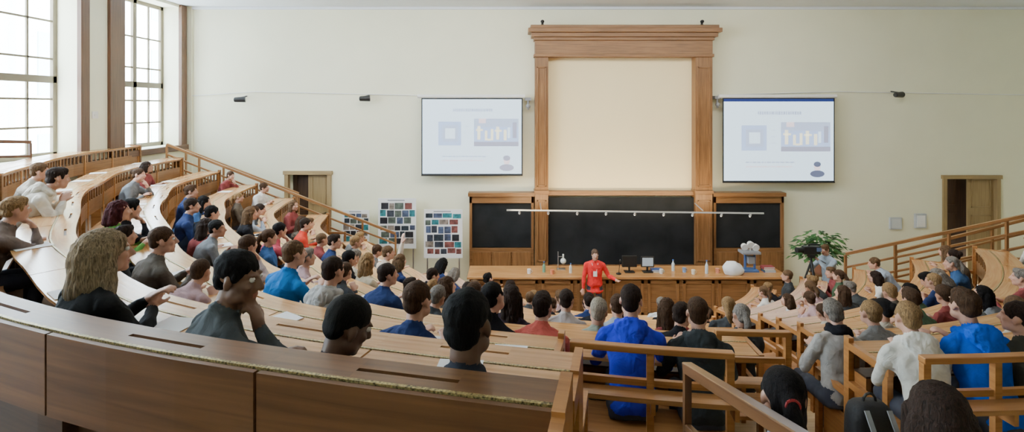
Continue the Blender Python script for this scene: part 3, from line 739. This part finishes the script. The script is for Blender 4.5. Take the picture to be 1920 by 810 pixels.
poster(709, 780, 372, 466, 13.9); poster(795, 867, 393, 484, 13.4); poster(642, 692, 394, 470, 13.9)
# ------------------------------------------------------------------ demonstration counter
X0, X1, YA, YB = px(880, 12.), px(1475, 12.), 12.0, 12.75
e = thing('demonstration_counter', ((X0+X1)/2, 12.3, 0), 'long oak demonstration counter with panelled front', 'counter')
b = MB(e.location); b.span((X0-.05, YA-.06, .93), (X1+.05, YB+.05, .985)); b.obj('countertop', M_OAK, e, bevel=.008)
b = MB(e.location); b.span((X0, YA, 0), (X1, YB, .93))
n = 9
for i in range(n):
    u0 = X0+.04+(X1-X0)*i/n; u1 = X0-.04+(X1-X0)*(i+1)/n
    b.span((u0, YA-.02, .10), (u0+.07, YA, .90)); b.span((u1-.07, YA-.02, .10), (u1, YA, .90)); b.span((u0, YA-.02, .82), (u1, YA, .90)); b.span((u0, YA-.02, .10), (u1, YA, .18))
b.span((X0, YA-.03, 0), (X1, YA, .1)); b.obj('cabinet_body', M_FRAME, e, bevel=.005)
TZ = .985
def ct(x, dy=.35): return Vector((px(x, YA+dy), YA+dy, TZ))
def monitor(x, w, h, mat, lb):
    p = ct(x, .3); e = thing('monitor', p, lb, 'monitor', 'computer monitors'); b = MB(p); b.box(p+Vector((0, 0, .01)), (.22, .16, .02)); b.beam(p+Vector((0, .02, .01)), p+Vector((0, .02, .18)), .04, .03); b.obj('stand', M_BLACK, e)
    b = MB(p); b.box(p+Vector((0, 0, .12+h/2)), (w, .045, h)); b.obj('casing', M_BLACK, e, bevel=.008)
    b = MB(p); b.box(p+Vector((0, -.025, .12+h/2)), (w-.05, .006, h-.05)); b.obj('rear_panel', mat, e)
monitor(1180, .34, .26, M_BLACK, 'black computer monitor on the counter'); monitor(1214, .30, .24, plain('pale_blue_panel', (.5, .6, .7), .4), 'pale framed monitor on the counter')  # second monitor's panel is a plain pale blue-grey colour
def bottle(x, dy, h, col, lb, name='bottle'):
    p = ct(x, dy); e = thing(name, p, lb, 'bottle', 'bottles on the counter'); b = MB(p)
    b.cyl(p, p+Vector((0, 0, h*.62)), .036); b.cyl(p+Vector((0, 0, h*.62)), p+Vector((0, 0, h*.8)), .036, .014); b.cyl(p+Vector((0, 0, h*.8)), p+Vector((0, 0, h*.93)), .014)
    b.obj('body', plain('bottle_'+lb[:6], col, .15), e, smooth=False)
    b = MB(p); b.cyl(p+Vector((0, 0, h*.93)), p+Vector((0, 0, h)), .017); b.obj('cap', plain('blue_cap', (.05, .15, .5), .4), e)
bottle(1325, .2, .30, (.62, .7, .75), 'clear water bottle with blue cap'); bottle(1262, .4, .26, (.6, .66, .7), 'clear water bottle with blue cap'); bottle(1020, .3, .24, (.15, .3, .2), 'green glass bottle with blue cap'); bottle(1070, .25, .22, (.65, .65, .6), 'white plastic bottle with blue cap')
def mug(x, dy, col):
    p = ct(x, dy); e = thing('mug', p, 'small mug standing on the counter', 'mug', 'mugs on the counter'); b = MB(p); b.cyl(p, p+Vector((0, 0, .10)), .04, .045); b.obj('cup', plain('mug_%s' % str(col), col, .3), e)
    b = MB(p)
    for i in range(6):
        a = -1.4+i*.46; a2 = a+.46; b.cyl(p+Vector((.04+.03*math.cos(a), 0, .05+.03*math.sin(a))), p+Vector((.04+.03*math.cos(a2), 0, .05+.03*math.sin(a2))), .006, n=6)
    b.obj('handle', plain('mug_%s' % str(col), col, .3), e)
for x, dy, c in ((992, .2, (.8, .8, .8)), (1035, .15, (.6, .2, .1)), (1240, .2, (.7, .7, .65)), (1283, .3, (.2, .3, .5)), (1300, .15, (.8, .75, .6)), (1345, .25, (.7, .3, .2))): mug(x, dy, c)
p = ct(1052, .5); e = thing('flask_stand', p, 'glass flask held on a metal laboratory stand', 'laboratory stand')
b = MB(p); b.box(p+Vector((0, 0, .01)), (.2, .12, .02)); b.cyl(p+Vector((-.07, 0, .02)), p+Vector((-.07, 0, .42)), .008); b.beam(p+Vector((-.07, 0, .3)), p+Vector((.05, 0, .3)), .012, .012); b.obj('stand', M_STEEL, e)
b = MB(p); b.sph(p+Vector((.05, 0, .2)), .07); b.cyl(p+Vector((.05, 0, .25)), p+Vector((.05, 0, .36)), .02); b.obj('flask', plain('flask_glass', (.7, .75, .72), .1), e, smooth=True)
p = ct(1405, .4); e = thing('demonstration_apparatus', p, 'white demonstration device with round heads on a blue stand', 'apparatus')
b = MB(p); b.box(p+Vector((0, 0, .02)), (.34, .26, .04)); b.beam(p+Vector((-.10, 0, .04)), p+Vector((-.10, 0, .40)), .04, .04); b.beam(p+Vector((.12, 0, .04)), p+Vector((.12, 0, .40)), .04, .04); b.obj('stand', plain('blue_metal', (.08, .16, .38), .4), e)
b = MB(p); b.box(p+Vector((0, 0, .44)), (.42, .3, .06)); b.box(p+Vector((0.02, 0, .26)), (.16, .18, .16)); b.obj('platform', M_GREY, e, bevel=.01)
for dx, dz in ((-.12, .55), (.02, .60), (.14, .54)):
    b = MB(p); q = p+Vector((dx, 0, dz)); b.cyl(q+Vector((0, -.05, 0)), q+Vector((0, .05, .03)), .085, .06, n=20); b.cyl(q, p+Vector((dx, 0, .46)), .02); b.obj('round_head', M_WHITE, e, bevel=.01)
p = ct(1375, .12); b = MB(p)
def blob(b, c, r, seed, m=0):
    n0 = len(b.V); b.sph(c, r, m, 20)
    for i in range(n0, len(b.V)):
        vv = b.V[i]; b.V[i] = vv*(1+.18*noise.noise(vv*9+Vector((seed, 0, 0))))
        if b.V[i].z < 0: b.V[i].z = 0
blob(b, p+Vector((0, 0, .10)), (.24, .14, .19), 3); tag(b.obj('plastic_bag', plain('white_plastic_bag', (.78, .8, .83), .35), smooth=True), 'crumpled white plastic bag on the counter', 'bag')
for x, nb in ((1440, 4), (1232, 2)):
    p = ct(x, .35)
    for i in range(nb):
        c = p+Vector((random.uniform(-.02, .02), 0, .015+i*.031)); e = thing('book', c-Vector((0, 0, .015)), 'closed book lying in a stack on the counter', 'book', 'books on the counter')
        cc = random.choice([(.3, .05, .05), (.05, .1, .3), (.4, .35, .25), (.05, .2, .12)]); b = MB(e.location)
        b.box(c+Vector((0, 0, .013)), (.26, .19, .003)); b.box(c-Vector((0, 0, .013)), (.26, .19, .003)); b.box(c+Vector((-.128, 0, 0)), (.004, .19, .028)); b.obj('cover', plain('cover_%s' % str(cc), cc, .5), e)
        b = MB(e.location); b.box(c, (.245, .18, .022)); b.obj('pages', M_PAPER, e)
p = ct(1160, .15); e = thing('microphone', p, 'black gooseneck microphone on the counter', 'microphone'); b = MB(p); b.cyl(p, p+Vector((0, 0, .02)), .06); b.cyl(p+Vector((0, 0, .02)), p+Vector((.03, 0, .28)), .006); b.obj('stand', M_BLACK, e)
b = MB(p); b.sph(p+Vector((.035, 0, .3)), (.022, .022, .035)); b.obj('microphone_head', M_BLACK, e, smooth=True)
# plant
p = Vector((px(1538, 13.), 13., 0)); e = thing('potted_plant', p, 'large leafy green plant in a pot on a stool', 'plant')
b = MB(p); b.cyl(p+Vector((0, 0, .75)), p+Vector((0, 0, 1.05)), .12, .17, n=20); b.obj('pot', plain('terracotta', (.35, .14, .07), .7), e)
b = MB(p); b.box(p+Vector((0, 0, .73)), (.36, .36, .04))
for sx in (-.14, .14):
    for sy in (-.14, .14): b.beam(p+Vector((sx, sy, 0)), p+Vector((sx, sy, .71)), .035, .035)
b.obj('stool', M_FRAME, e)
b = MB(p); rr = random.Random(5)
for i in range(320):
    a = rr.uniform(0, 6.28); el = rr.uniform(-.35, 1.4); rad = rr.uniform(.2, .68)
    q = p+Vector((math.cos(a)*math.cos(el)*rad*1.05, math.sin(a)*math.cos(el)*rad*.6, 1.26+math.sin(el)*rad*.8))
    d = Vector((math.cos(a), math.sin(a), rr.uniform(-.6, .3))).normalized(); s = d.cross(Vector((0, 0, 1))).normalized(); ln = rr.uniform(.14, .23); wd = ln*.28
    up = s.cross(d)
    b.quad([q, q+d*ln*.45+s*wd-up*.01, q+d*ln*.45+up*.015], i % 2); b.quad([q, q+d*ln*.45+up*.015, q+d*ln*.45-s*wd-up*.01], i % 2)
    b.quad([q+d*ln*.45+s*wd-up*.01, q+d*ln-up*.03, q+d*ln*.45+up*.015], i % 2); b.quad([q+d*ln*.45-s*wd-up*.01, q+d*ln*.45+up*.015, q+d*ln-up*.03], i % 2)
b.obj('foliage', [plain('leaf_green', (.025, .10, .02), .45), plain('leaf_light', (.07, .18, .04), .45)], e)
b = MB(p)
for i in range(14):
    a = i*.45; b.cyl(p+Vector((0, 0, 1.0)), p+Vector((.4*math.cos(a), .25*math.sin(a), 1.2+.35*((i*7) % 5)/5)), .01, .005, n=6)
b.obj('stem', plain('stem_green', (.06, .1, .03), .6), e)
# video camera and tripod
p = Vector((px(1521, 11.8), 11.8, 0)); e = thing('camera_tripod', p, 'black video camera mounted on a tripod', 'video camera')
hz = 1.50
for a in (0.5, 2.6, 4.7):
    b = MB(p); q = p+Vector((.42*math.cos(a), .42*math.sin(a), 0)); b.cyl(p+Vector((0, 0, hz-.12)), q.lerp(p+Vector((0, 0, hz-.12)), .45), .022, .02); b.cyl(q.lerp(p+Vector((0, 0, hz-.12)), .47), q, .015, .013); b.sph(q+Vector((0, 0, .012)), .018); b.obj('leg', M_BLACK, e)
b = MB(p); b.cyl(p+Vector((0, 0, hz-.35)), p+Vector((0, 0, hz)), .022); b.box(p+Vector((0, 0, hz)), (.12, .12, .06)); b.beam(p+Vector((.02, 0, hz)), p+Vector((.42, .12, hz-.22)), .018, .018); b.obj('tripod_head', M_BLACK, e)
b = MB(p); b.box(p+Vector((0, 0, hz+.13)), (.36, .13, .17)); b.box(p+Vector((.05, 0, hz+.25)), (.24, .03, .03)); b.beam(p+Vector((-.05, 0, hz+.2)), p+Vector((-.05, 0, hz+.25)), .03, .03); b.obj('camera_body', M_BLACK, e, bevel=.01)
b = MB(p); b.cyl(p+Vector((-.18, 0, hz+.13)), p+Vector((-.34, -.02, hz+.13)), .05, .062, n=20); b.obj('lens', M_BLACK, e)
b = MB(p); b.box(p+Vector((.12, -.10, hz+.16)), (.10, .02, .08)); b.obj('viewfinder', plain('lcd', (.1, .15, .25), .2), e)
# ------------------------------------------------------------------ people placement
b = MB(); b.sph((0, 0, 0), .0125, 0, 14); b.sph((0, .0062, 0), (.0065, .0068, .0065), 1, 12)
_o = b.obj('tmp_eye', [plain('eye_white', (.75, .73, .7), .2), plain('iris', (.03, .018, .01), .1)], smooth=True); EYEM = _o.data; bpy.data.objects.remove(_o)
def person(key, pos, rz, shirt, hair, hcol, skin=.9, label='', scale=.96, mirror=False, hood=False, eyes=False, group='seated audience', tie=None, scarf=None):
    me, Hm, U, p = META[key]
    o = bpy.data.objects.new('person', me); COL.objects.link(o)
    o.location = pos; o.rotation_euler = (0, 0, rz); o.scale = (scale*(-1 if mirror else 1), scale, scale); o.color = (*shirt, skin)
    tag(o, label, 'person', group)
    def child(n, m, M, col):
        c = bpy.data.objects.new(n, m); COL.objects.link(c); c.parent = o; c.matrix_local = M; c.color = (*col, skin); return c
    if hair: child('hair', hairmesh(hair), Hm, hcol)
    if hood: child('hood', hoodmesh(), U, shirt)
    if scarf: child('scarf', scarfmesh(), U, scarf)
    if eyes:
        for s in (-1, 1): child('eye', EYEM, Hm@Matrix.Translation((s*.030, .079, .010)), (1, 1, 1))
    if tie:
        t = MB()
        for i in range(10):
            a = i*.628; t.cyl((.024*math.cos(a), -.132, .03+.024*math.sin(a)), (.024*math.cos(a+.628), -.132, .03+.024*math.sin(a+.628)), .006, n=8)
        tt = t.obj('hair_tie', plain('red_elastic', (.30, .012, .012), .6)); tt.parent = o; tt.matrix_local = Hm
    return o
def seat(k, x, far=False, off=.66):
    rho = R(k)+off; s = (x-960)/F
    for it in range(4):
        a = s*s+1; bq = -2*(s*CX+CY); c = CX*CX+CY*CY-rho*rho; disc = max(bq*bq-4*a*c, 0)
        t = (-bq+(1 if far else -1)*math.sqrt(disc))/(2*a); X, Y = t*s, t
        f = math.degrees(math.atan2(CX-X, CY-Y)); rho = R(k)+off+g(f)
    X, Y = polar(R(k)+off, f); return Vector((X, Y, T(k))), f
TAKEN = []
def facing(p): return math.atan2(CY-p.y, CX-p.x)-math.pi/2
BLK = (.012, .012, .015); NAVY = (.02, .035, .11); BLUE = (.02, .07, .42); WHT = (.68, .67, .64); GRY = (.16, .17, .18); DGR = (.045, .05, .055); RED = (.50, .10, .08)
BRN = (.055, .028, .014); DBR = (.022, .012, .008); HBK = (.006, .005, .005); BLD = (.24, .145, .065); LBR = (.11, .062, .030); GHR = (.17, .15, .13)
def seated(k, x, key, shirt, hair, hc, label, far=False, scale=.96, off=.66, dx=0, dz=0., **kw):
    xs = x; Hc = META[key][1].to_translation()*scale
    if kw.get('mirror'): Hc.x = -Hc.x
    for it in range(6):
        p, f = seat(k, xs, far, off); rz = facing(p)+math.radians(dx)
        h = p+Matrix.Rotation(rz, 3, 'Z')@Hc
        xs += (x-(960+h.x/h.y*F))*.7
    p, f = seat(k, xs, far, off); rz = facing(p)+math.radians(dx); p.z += dz
    TAKEN.append((k, f)); return person(key, p, rz, shirt, hair, hc, label=label, scale=scale, **kw)
def seated_at(k, f, key, shirt, hair, hc, label, off=.66, dx=0, scale=.96, **kw):
    p = Vector((*polar(R(k)+off, f), T(k))); TAKEN.append((k, f)); return person(key, p, facing(p)+math.radians(dx), shirt, hair, hc, label=label, scale=scale, **kw)
seated(1, 4, 'chin', (.16, .12, .10), 'crop', BLD, 'person in brown top with fair hair, hand raised to face', eyes=True, dz=-.06)
seated(1, 203, 'hero_side', (.02, .021, .022), 'bushy', (.26, .19, .115), 'person in black jacket with bushy fair hair, hands together', eyes=True, dz=-.02, scale=1.)
seated(1, 447, 'hero_profile', (.075, .085, .09), 'short', HBK, 'person in dark grey jacket with black hair, chin on fist', skin=.40, eyes=True, off=.70, dx=-26, dz=-.04, scale=1.02)
seated(1, 652, 'hero_bent', (.02, .02, .028), 'buzz', (.008, .007, .006), 'person with cropped black hair bending over the desk', skin=.25, eyes=True, scale=1.0, off=.78, dz=-.13)
seated(1, 877, 'hero_back', (.03, .035, .05), 'short', (.004, .004, .004), 'person in dark top with black hair seen from behind', skin=.22, scale=1.05, off=.80, dz=-.11)
seated(2, 305, 'hero_side', (.10, .085, .07), 'short', BRN, 'person in brown jacket with short brown hair', eyes=True)
seated(2, 783, 'hero_lean', NAVY, 'short', BRN, 'person in navy shirt with short brown hair', scale=.97, off=.7, dz=-.05)
seated(3, 465, 'chin', (.45, .38, .38), 'short', BRN, 'person in pale shirt leaning on one hand')
seated(3, 552, 'hero_lean', (.01, .13, .38), 'short', LBR, 'person in bright blue sweater with light brown hair', scale=1.04)
seated(3, 625, 'desk', (.45, .44, .42), 'short', DBR, 'person in white hooded top with dark hair', hood=True, scale=1.0)
seated(4, 727, 'lean_turn', NAVY, 'short', DBR, 'person in navy blazer with dark hair', scale=1.0)
seated(5, 690, 'desk', (.5, .42, .3), 'long', BLD, 'person in beige top with long blonde hair')
seated(5, 655, 'back', BLK, 'short', HBK, 'person in black top with black hair')
seated(3, 925, 'tilt', BLK, 'short', HBK, 'person in black jacket with black hair')
seated(4, 958, 'desk_turn', (.03, .02, .03), 'long', DBR, 'person in dark top with long dark hair')
seated(3, 1017, 'lean', RED, 'crop', DBR, 'person in coral red top with dark brown hair', scale=.93)
seated(5, 1062, 'desk', (.4, .35, .33), 'short', DBR, 'person in pale top with dark hair')
seated(4, 1122, 'back', (.25, .28, .22), 'short', (.28, .24, .18), 'person in green shirt with grey blond hair', scale=.94)
seated(3, 1183, 'hero_lean', (.03, .045, .55), 'short', DBR, 'person in royal blue hooded sweatshirt', hood=True, scale=.98, off=.6)
seated(3, 1308, 'hero_lean', (.035, .042, .045), 'short', BRN, 'person in dark grey hooded jacket', hood=True, scale=.93, off=.6)
seated(4, 1563, 'tilt', (.33, .31, .29), 'crop', GHR, 'person in grey coat with black scarf', scarf=BLK, scale=.95)
seated(4, 1632, 'lean', (.2, .2, .2), 'short', BLD, 'person in grey sweater with short blond hair', scale=.94)
seated(3, 1702, 'lean', (.75, .73, .66), 'short', BLD, 'person in cream hooded jacket with short fair hair', hood=True, scale=.95, dx=-10)
seated(3, 1808, 'hero_lean', (.008, .10, .62), 'crop', BRN, 'person in bright blue jacket with brown hair', scale=1.0, hood=True)
seated(3, 1908, 'desk_turn', (.05, .05, .04), 'short', DBR, 'person in dark jacket with brown hair', scale=.93)
p = Vector((1.07, 2.08, 2.45)); person('hero_back', p, math.radians(-8), (.35, .38, .42), 'tail', (.008, .006, .006), label='person in grey top with dark hair and red elastic', tie=True, scale=.98)
p = Vector((1.31, 1.62, 2.60)); person('hero_back', p, math.radians(-20), (.05, .04, .04), 'bignear', (.030, .017, .012), label='person with long dark brown hair', scale=1.0)
seated_at(1, 51, 'slump', (.70, .65, .55), 'crop', DBR, 'person in cream hooded top leaning on the desk', hood=True, off=.62, scale=1.05)
seated_at(1, 58, 'chin', (.45, .40, .33), 'short', LBR, 'person in beige top resting chin on hand', off=.66)
seated(2, 172, 'desk', (.10, .28, .06), 'bob', (.05, .01, .012), 'person in green scarf with dark red hair', far=True)
seated(2, 200, 'chin', BLK, 'crop', HBK, 'person in black top with black hair', far=True)
seated(3, 345, 'desk', NAVY, 'short', DBR, 'person in navy jacket with dark hair', far=True)
seated(3, 372, 'slump', (.02, .03, .05), 'short', HBK, 'person in dark jacket leaning forward', far=True)
seated(4, 430, 'chin', (.5, .08, .12), 'short', HBK, 'person in pink top with black hair', far=True)
seated(4, 455, 'desk', BLK, 'long', LBR, 'person in black jacket with long light brown hair', far=True)
seated(5, 545, 'desk', (.55, .05, .03), 'short', DBR, 'person in red top with dark hair', far=True)
seated(6, 728, 'wave', (.6, .5, .4), 'short', LBR, 'person in beige shirt raising an arm')
pal = [(BLK, 'black'), (NAVY, 'navy blue'), (DGR, 'dark grey'), (GRY, 'grey'), (WHT, 'white'), ((.45, .40, .32), 'beige'), ((.22, .05, .05), 'dark red'), ((.04, .10, .24), 'blue'), ((.10, .08, .06), 'brown'), ((.42, .28, .29), 'pink'), ((.07, .12, .07), 'green'), ((.30, .35, .42), 'light blue'), (BLK, 'black'), (DGR, 'charcoal'), (BLK, 'black'), (NAVY, 'dark blue'), (DGR, 'dark grey')]
hs = [('short', 'short'), ('crop', 'tousled'), ('buzz', 'cropped'), ('long', 'long'), ('bob', 'bobbed'), ('tail', 'ponytailed'), ('bun', 'tied-up'), ('short', 'short'), ('crop', 'thick')]
hc = [(DBR, 'dark brown'), (BRN, 'brown'), (HBK, 'black'), (LBR, 'light brown'), (BLD, 'blonde'), (DBR, 'dark brown'), (BRN, 'brown'), (GHR, 'grey')]
keys = ['desk', 'desk_turn', 'lean', 'lean_turn', 'chin', 'back', 'down', 'tilt', 'slump', 'tilt', 'back', 'slump']
rg = random.Random(11)
def free(k, f, r): return all(not (kk == k and abs(ff-f)*math.pi/180*r < .46) for kk, ff in TAKEN)
for k in range(2, 10):
    rho = R(k)+.66; sp = .54/rho*57.3
    for bi, (fa, fb) in enumerate(BL[k]):
        f = fa+sp*.5
        while f < fb-sp*.4:
            ff = f+rg.uniform(-.12, .12)*sp; f += sp
            x, y = polar(rho, ff); X = 960+x/y*F
            if X < -20 or X > 1945: continue
            if not free(k, ff, rho): continue
            occ = .92 if k >= 4 else .5
            if ff > 55: occ = {2: .22, 3: .40, 4: .55, 5: .75, 6: .9}.get(k, .9)
            if k == 2 and ff < 55: occ = .0 if X > 420 else .22
            if k == 3 and ff < 0: occ = .85
            if k == 3 and 0 < ff < 25: occ = .2
            if k == 4 and ff > 30: occ = .72
            if k in (3, 4) and 1380 < X < 1680: occ = 0
            if k == 5 and 1400 < X < 1500: occ = .3
            if rg.random() > occ: continue
            (sc_, sn), (h_, hn), (c_, cn) = rg.choice(pal), rg.choice(hs), rg.choice(hc)
            key = rg.choice(keys); p = Vector((x, y, T(k)))
            person(key, p, facing(p)+rg.uniform(-.3, .3), sc_, h_, c_, skin=rg.uniform(.72, 1.), label='person in %s top with %s %s hair' % (sn, hn, cn), scale=rg.uniform(.86, .97), mirror=rg.random() < .5)
            TAKEN.append((k, ff))
p = Vector((px(1115, 11.78), 11.78, 0)); o = person('lecturer', p, math.radians(176), (.70, .035, .035), 'short', (.10, .06, .04), label='person in red jacket standing before the counter, gesturing', scale=.955, eyes=True, group='people standing')
b = MB((0, 0, 0)); b.box((0.0, .142, 1.20), (.09, .006, .12)); b.beam((-.03, .138, 1.26), (-.07, .10, 1.44), .008, .004); b.beam((.03, .138, 1.26), (.07, .10, 1.44), .008, .004); q = b.obj('name_badge', M_PAPER); q.parent = o
p = Vector((px(1556, 12.), 12.0, 0)); person('cameraman', p, math.radians(105), (.33, .40, .48), 'short', LBR, label='person in pale blue shirt standing behind the video camera', scale=.99, eyes=True, group='people standing')
# backpack
p = Vector((px(1630, 3.36), 3.36, T(2)-.02)); e = thing('backpack', p, 'black backpack leaning beside the bench', 'backpack')
def sq(b, c, r, ex=.45, n=24):
    n0 = len(b.V); b.sph(b.o, 1, 0, n)
    for i in range(n0, len(b.V)):
        v = b.V[i]; b.V[i] = Vector(c)-b.o+Vector([r[j]*math.copysign(abs(v[j])**ex, v[j]) for j in range(3)])
b = MB(p); sq(b, p+Vector((0, 0, .22)), (.13, .09, .22), .5); b.obj('bag_body', plain('black_nylon', (.012, .012, .014), .7, bump=.4), e, smooth=True)
b = MB(p); sq(b, p+Vector((0, -.10, .14)), (.10, .035, .11), .5); b.obj('front_pocket', plain('grey_nylon', (.03, .03, .034), .6), e, smooth=True)
for s in (-.07, .07):
    b = MB(p); pts = [(s, -.08, .42), (s, -.145, .33), (s, -.15, .18), (s, -.11, .04)]
    for i in range(3): b.beam(p+Vector(pts[i]), p+Vector(pts[i+1]), .03, .010)
    b.obj('strap', M_GREY, e)
b = MB(p)
for i in range(6):
    a = math.pi*i/6; a2 = math.pi*(i+1)/6; b.cyl(p+Vector((.04*math.cos(a), 0, .435+.05*math.sin(a))), p+Vector((.04*math.cos(a2), 0, .435+.05*math.sin(a2))), .008, n=8)
b.obj('carry_loop', M_BLACK, e)
def paper(k, f, off, lb='white sheet added as glare on the desk'):  # white sheets added to imitate glare on the desktops
    x, y = polar(R(k)+off, f); b = MB((x, y, Z(k))); Rz = Matrix.Rotation(math.radians(-f+rg.uniform(-20, 20)), 3, 'Z')
    b.box((x, y, Z(k)+.003), (.21, .25, .003), Rz); tag(b.obj('glare_sheet', M_PAPER), lb, 'paper', 'glare sheets on the desks')
for k in range(1, 8):
    f = 15
    while f < LIM[k]-3:
        if rg.random() < .36: paper(k, f, .30)
        f += .55/R(k)*57.3
# ------------------------------------------------------------------ lights
w = bpy.data.worlds.new('World'); SC.world = w; w.use_nodes = True; nt = w.node_tree
bg = nt.nodes['Background']; sk = nt.nodes.new('ShaderNodeTexSky'); sk.sky_type = 'PREETHAM'; sk.turbidity = 8; sk.sun_direction = (.3, .2, .9)
mx = nt.nodes.new('ShaderNodeMix'); mx.data_type = 'RGBA'; mx.inputs['Factor'].default_value = .85; mx.inputs[7].default_value = (.74, .88, 1, 1)
nt.links.new(sk.outputs['Color'], mx.inputs[6]); nt.links.new(mx.outputs[2], bg.inputs['Color']); bg.inputs['Strength'].default_value = 38
def area(name, loc, rot, sx, sy, power, col):
    l = bpy.data.lights.new(name, 'AREA'); l.shape = 'RECTANGLE'; l.size = sx; l.size_y = sy; l.energy = power; l.color = col
    o = bpy.data.objects.new(name, l); o.location = loc; o.rotation_euler = rot; COL.objects.link(o); tag(o, 'added soft area light for the hall', 'lamp'); return o
area('ceiling_fill_light', (1.5, 9.6, 7.38), (math.radians(26), 0, 0), 12, 2.4, 880, (1, .98, .90))  # added unseen fill light under the ceiling, no fixture modelled
area('ceiling_fill_light', (2., 4.5, 7.38), (math.radians(24), 0, 0), 11, 2, 60, (1, .95, .86))  # weaker added fill light, also unseen
area('window_fill_light', (LX+.05, 6.05, 5.7), (0, -math.pi/2, 0), 3.2, 2.3, 430, (.72, .86, 1))  # added area light at an out-of-view window, stands in for daylight
area('window_fill_light', (LX+.05, 2.65, 5.7), (0, -math.pi/2, 0), 3.2, 2.3, 120, (.72, .86, 1))  # second added area light in place of daylight, out of view
area('board_lamp_light', (px(1167, 13.2), 13.2, pz(392, 13.2)), (math.radians(180-38), 0, 0), 5.5, .15, 70, (1, .80, .48))
# ------------------------------------------------------------------ camera
c = bpy.data.cameras.new('Camera'); co = bpy.data.objects.new('Camera', c); COL.objects.link(co)
co.location = (0, 0, EYE); co.rotation_euler = (math.pi/2, 0, 0); c.lens = 36*F/1920; c.sensor_width = 36; c.sensor_fit = 'HORIZONTAL'
c.shift_y = -(405-HOR)/1920; c.clip_start = .05
SC.camera = co
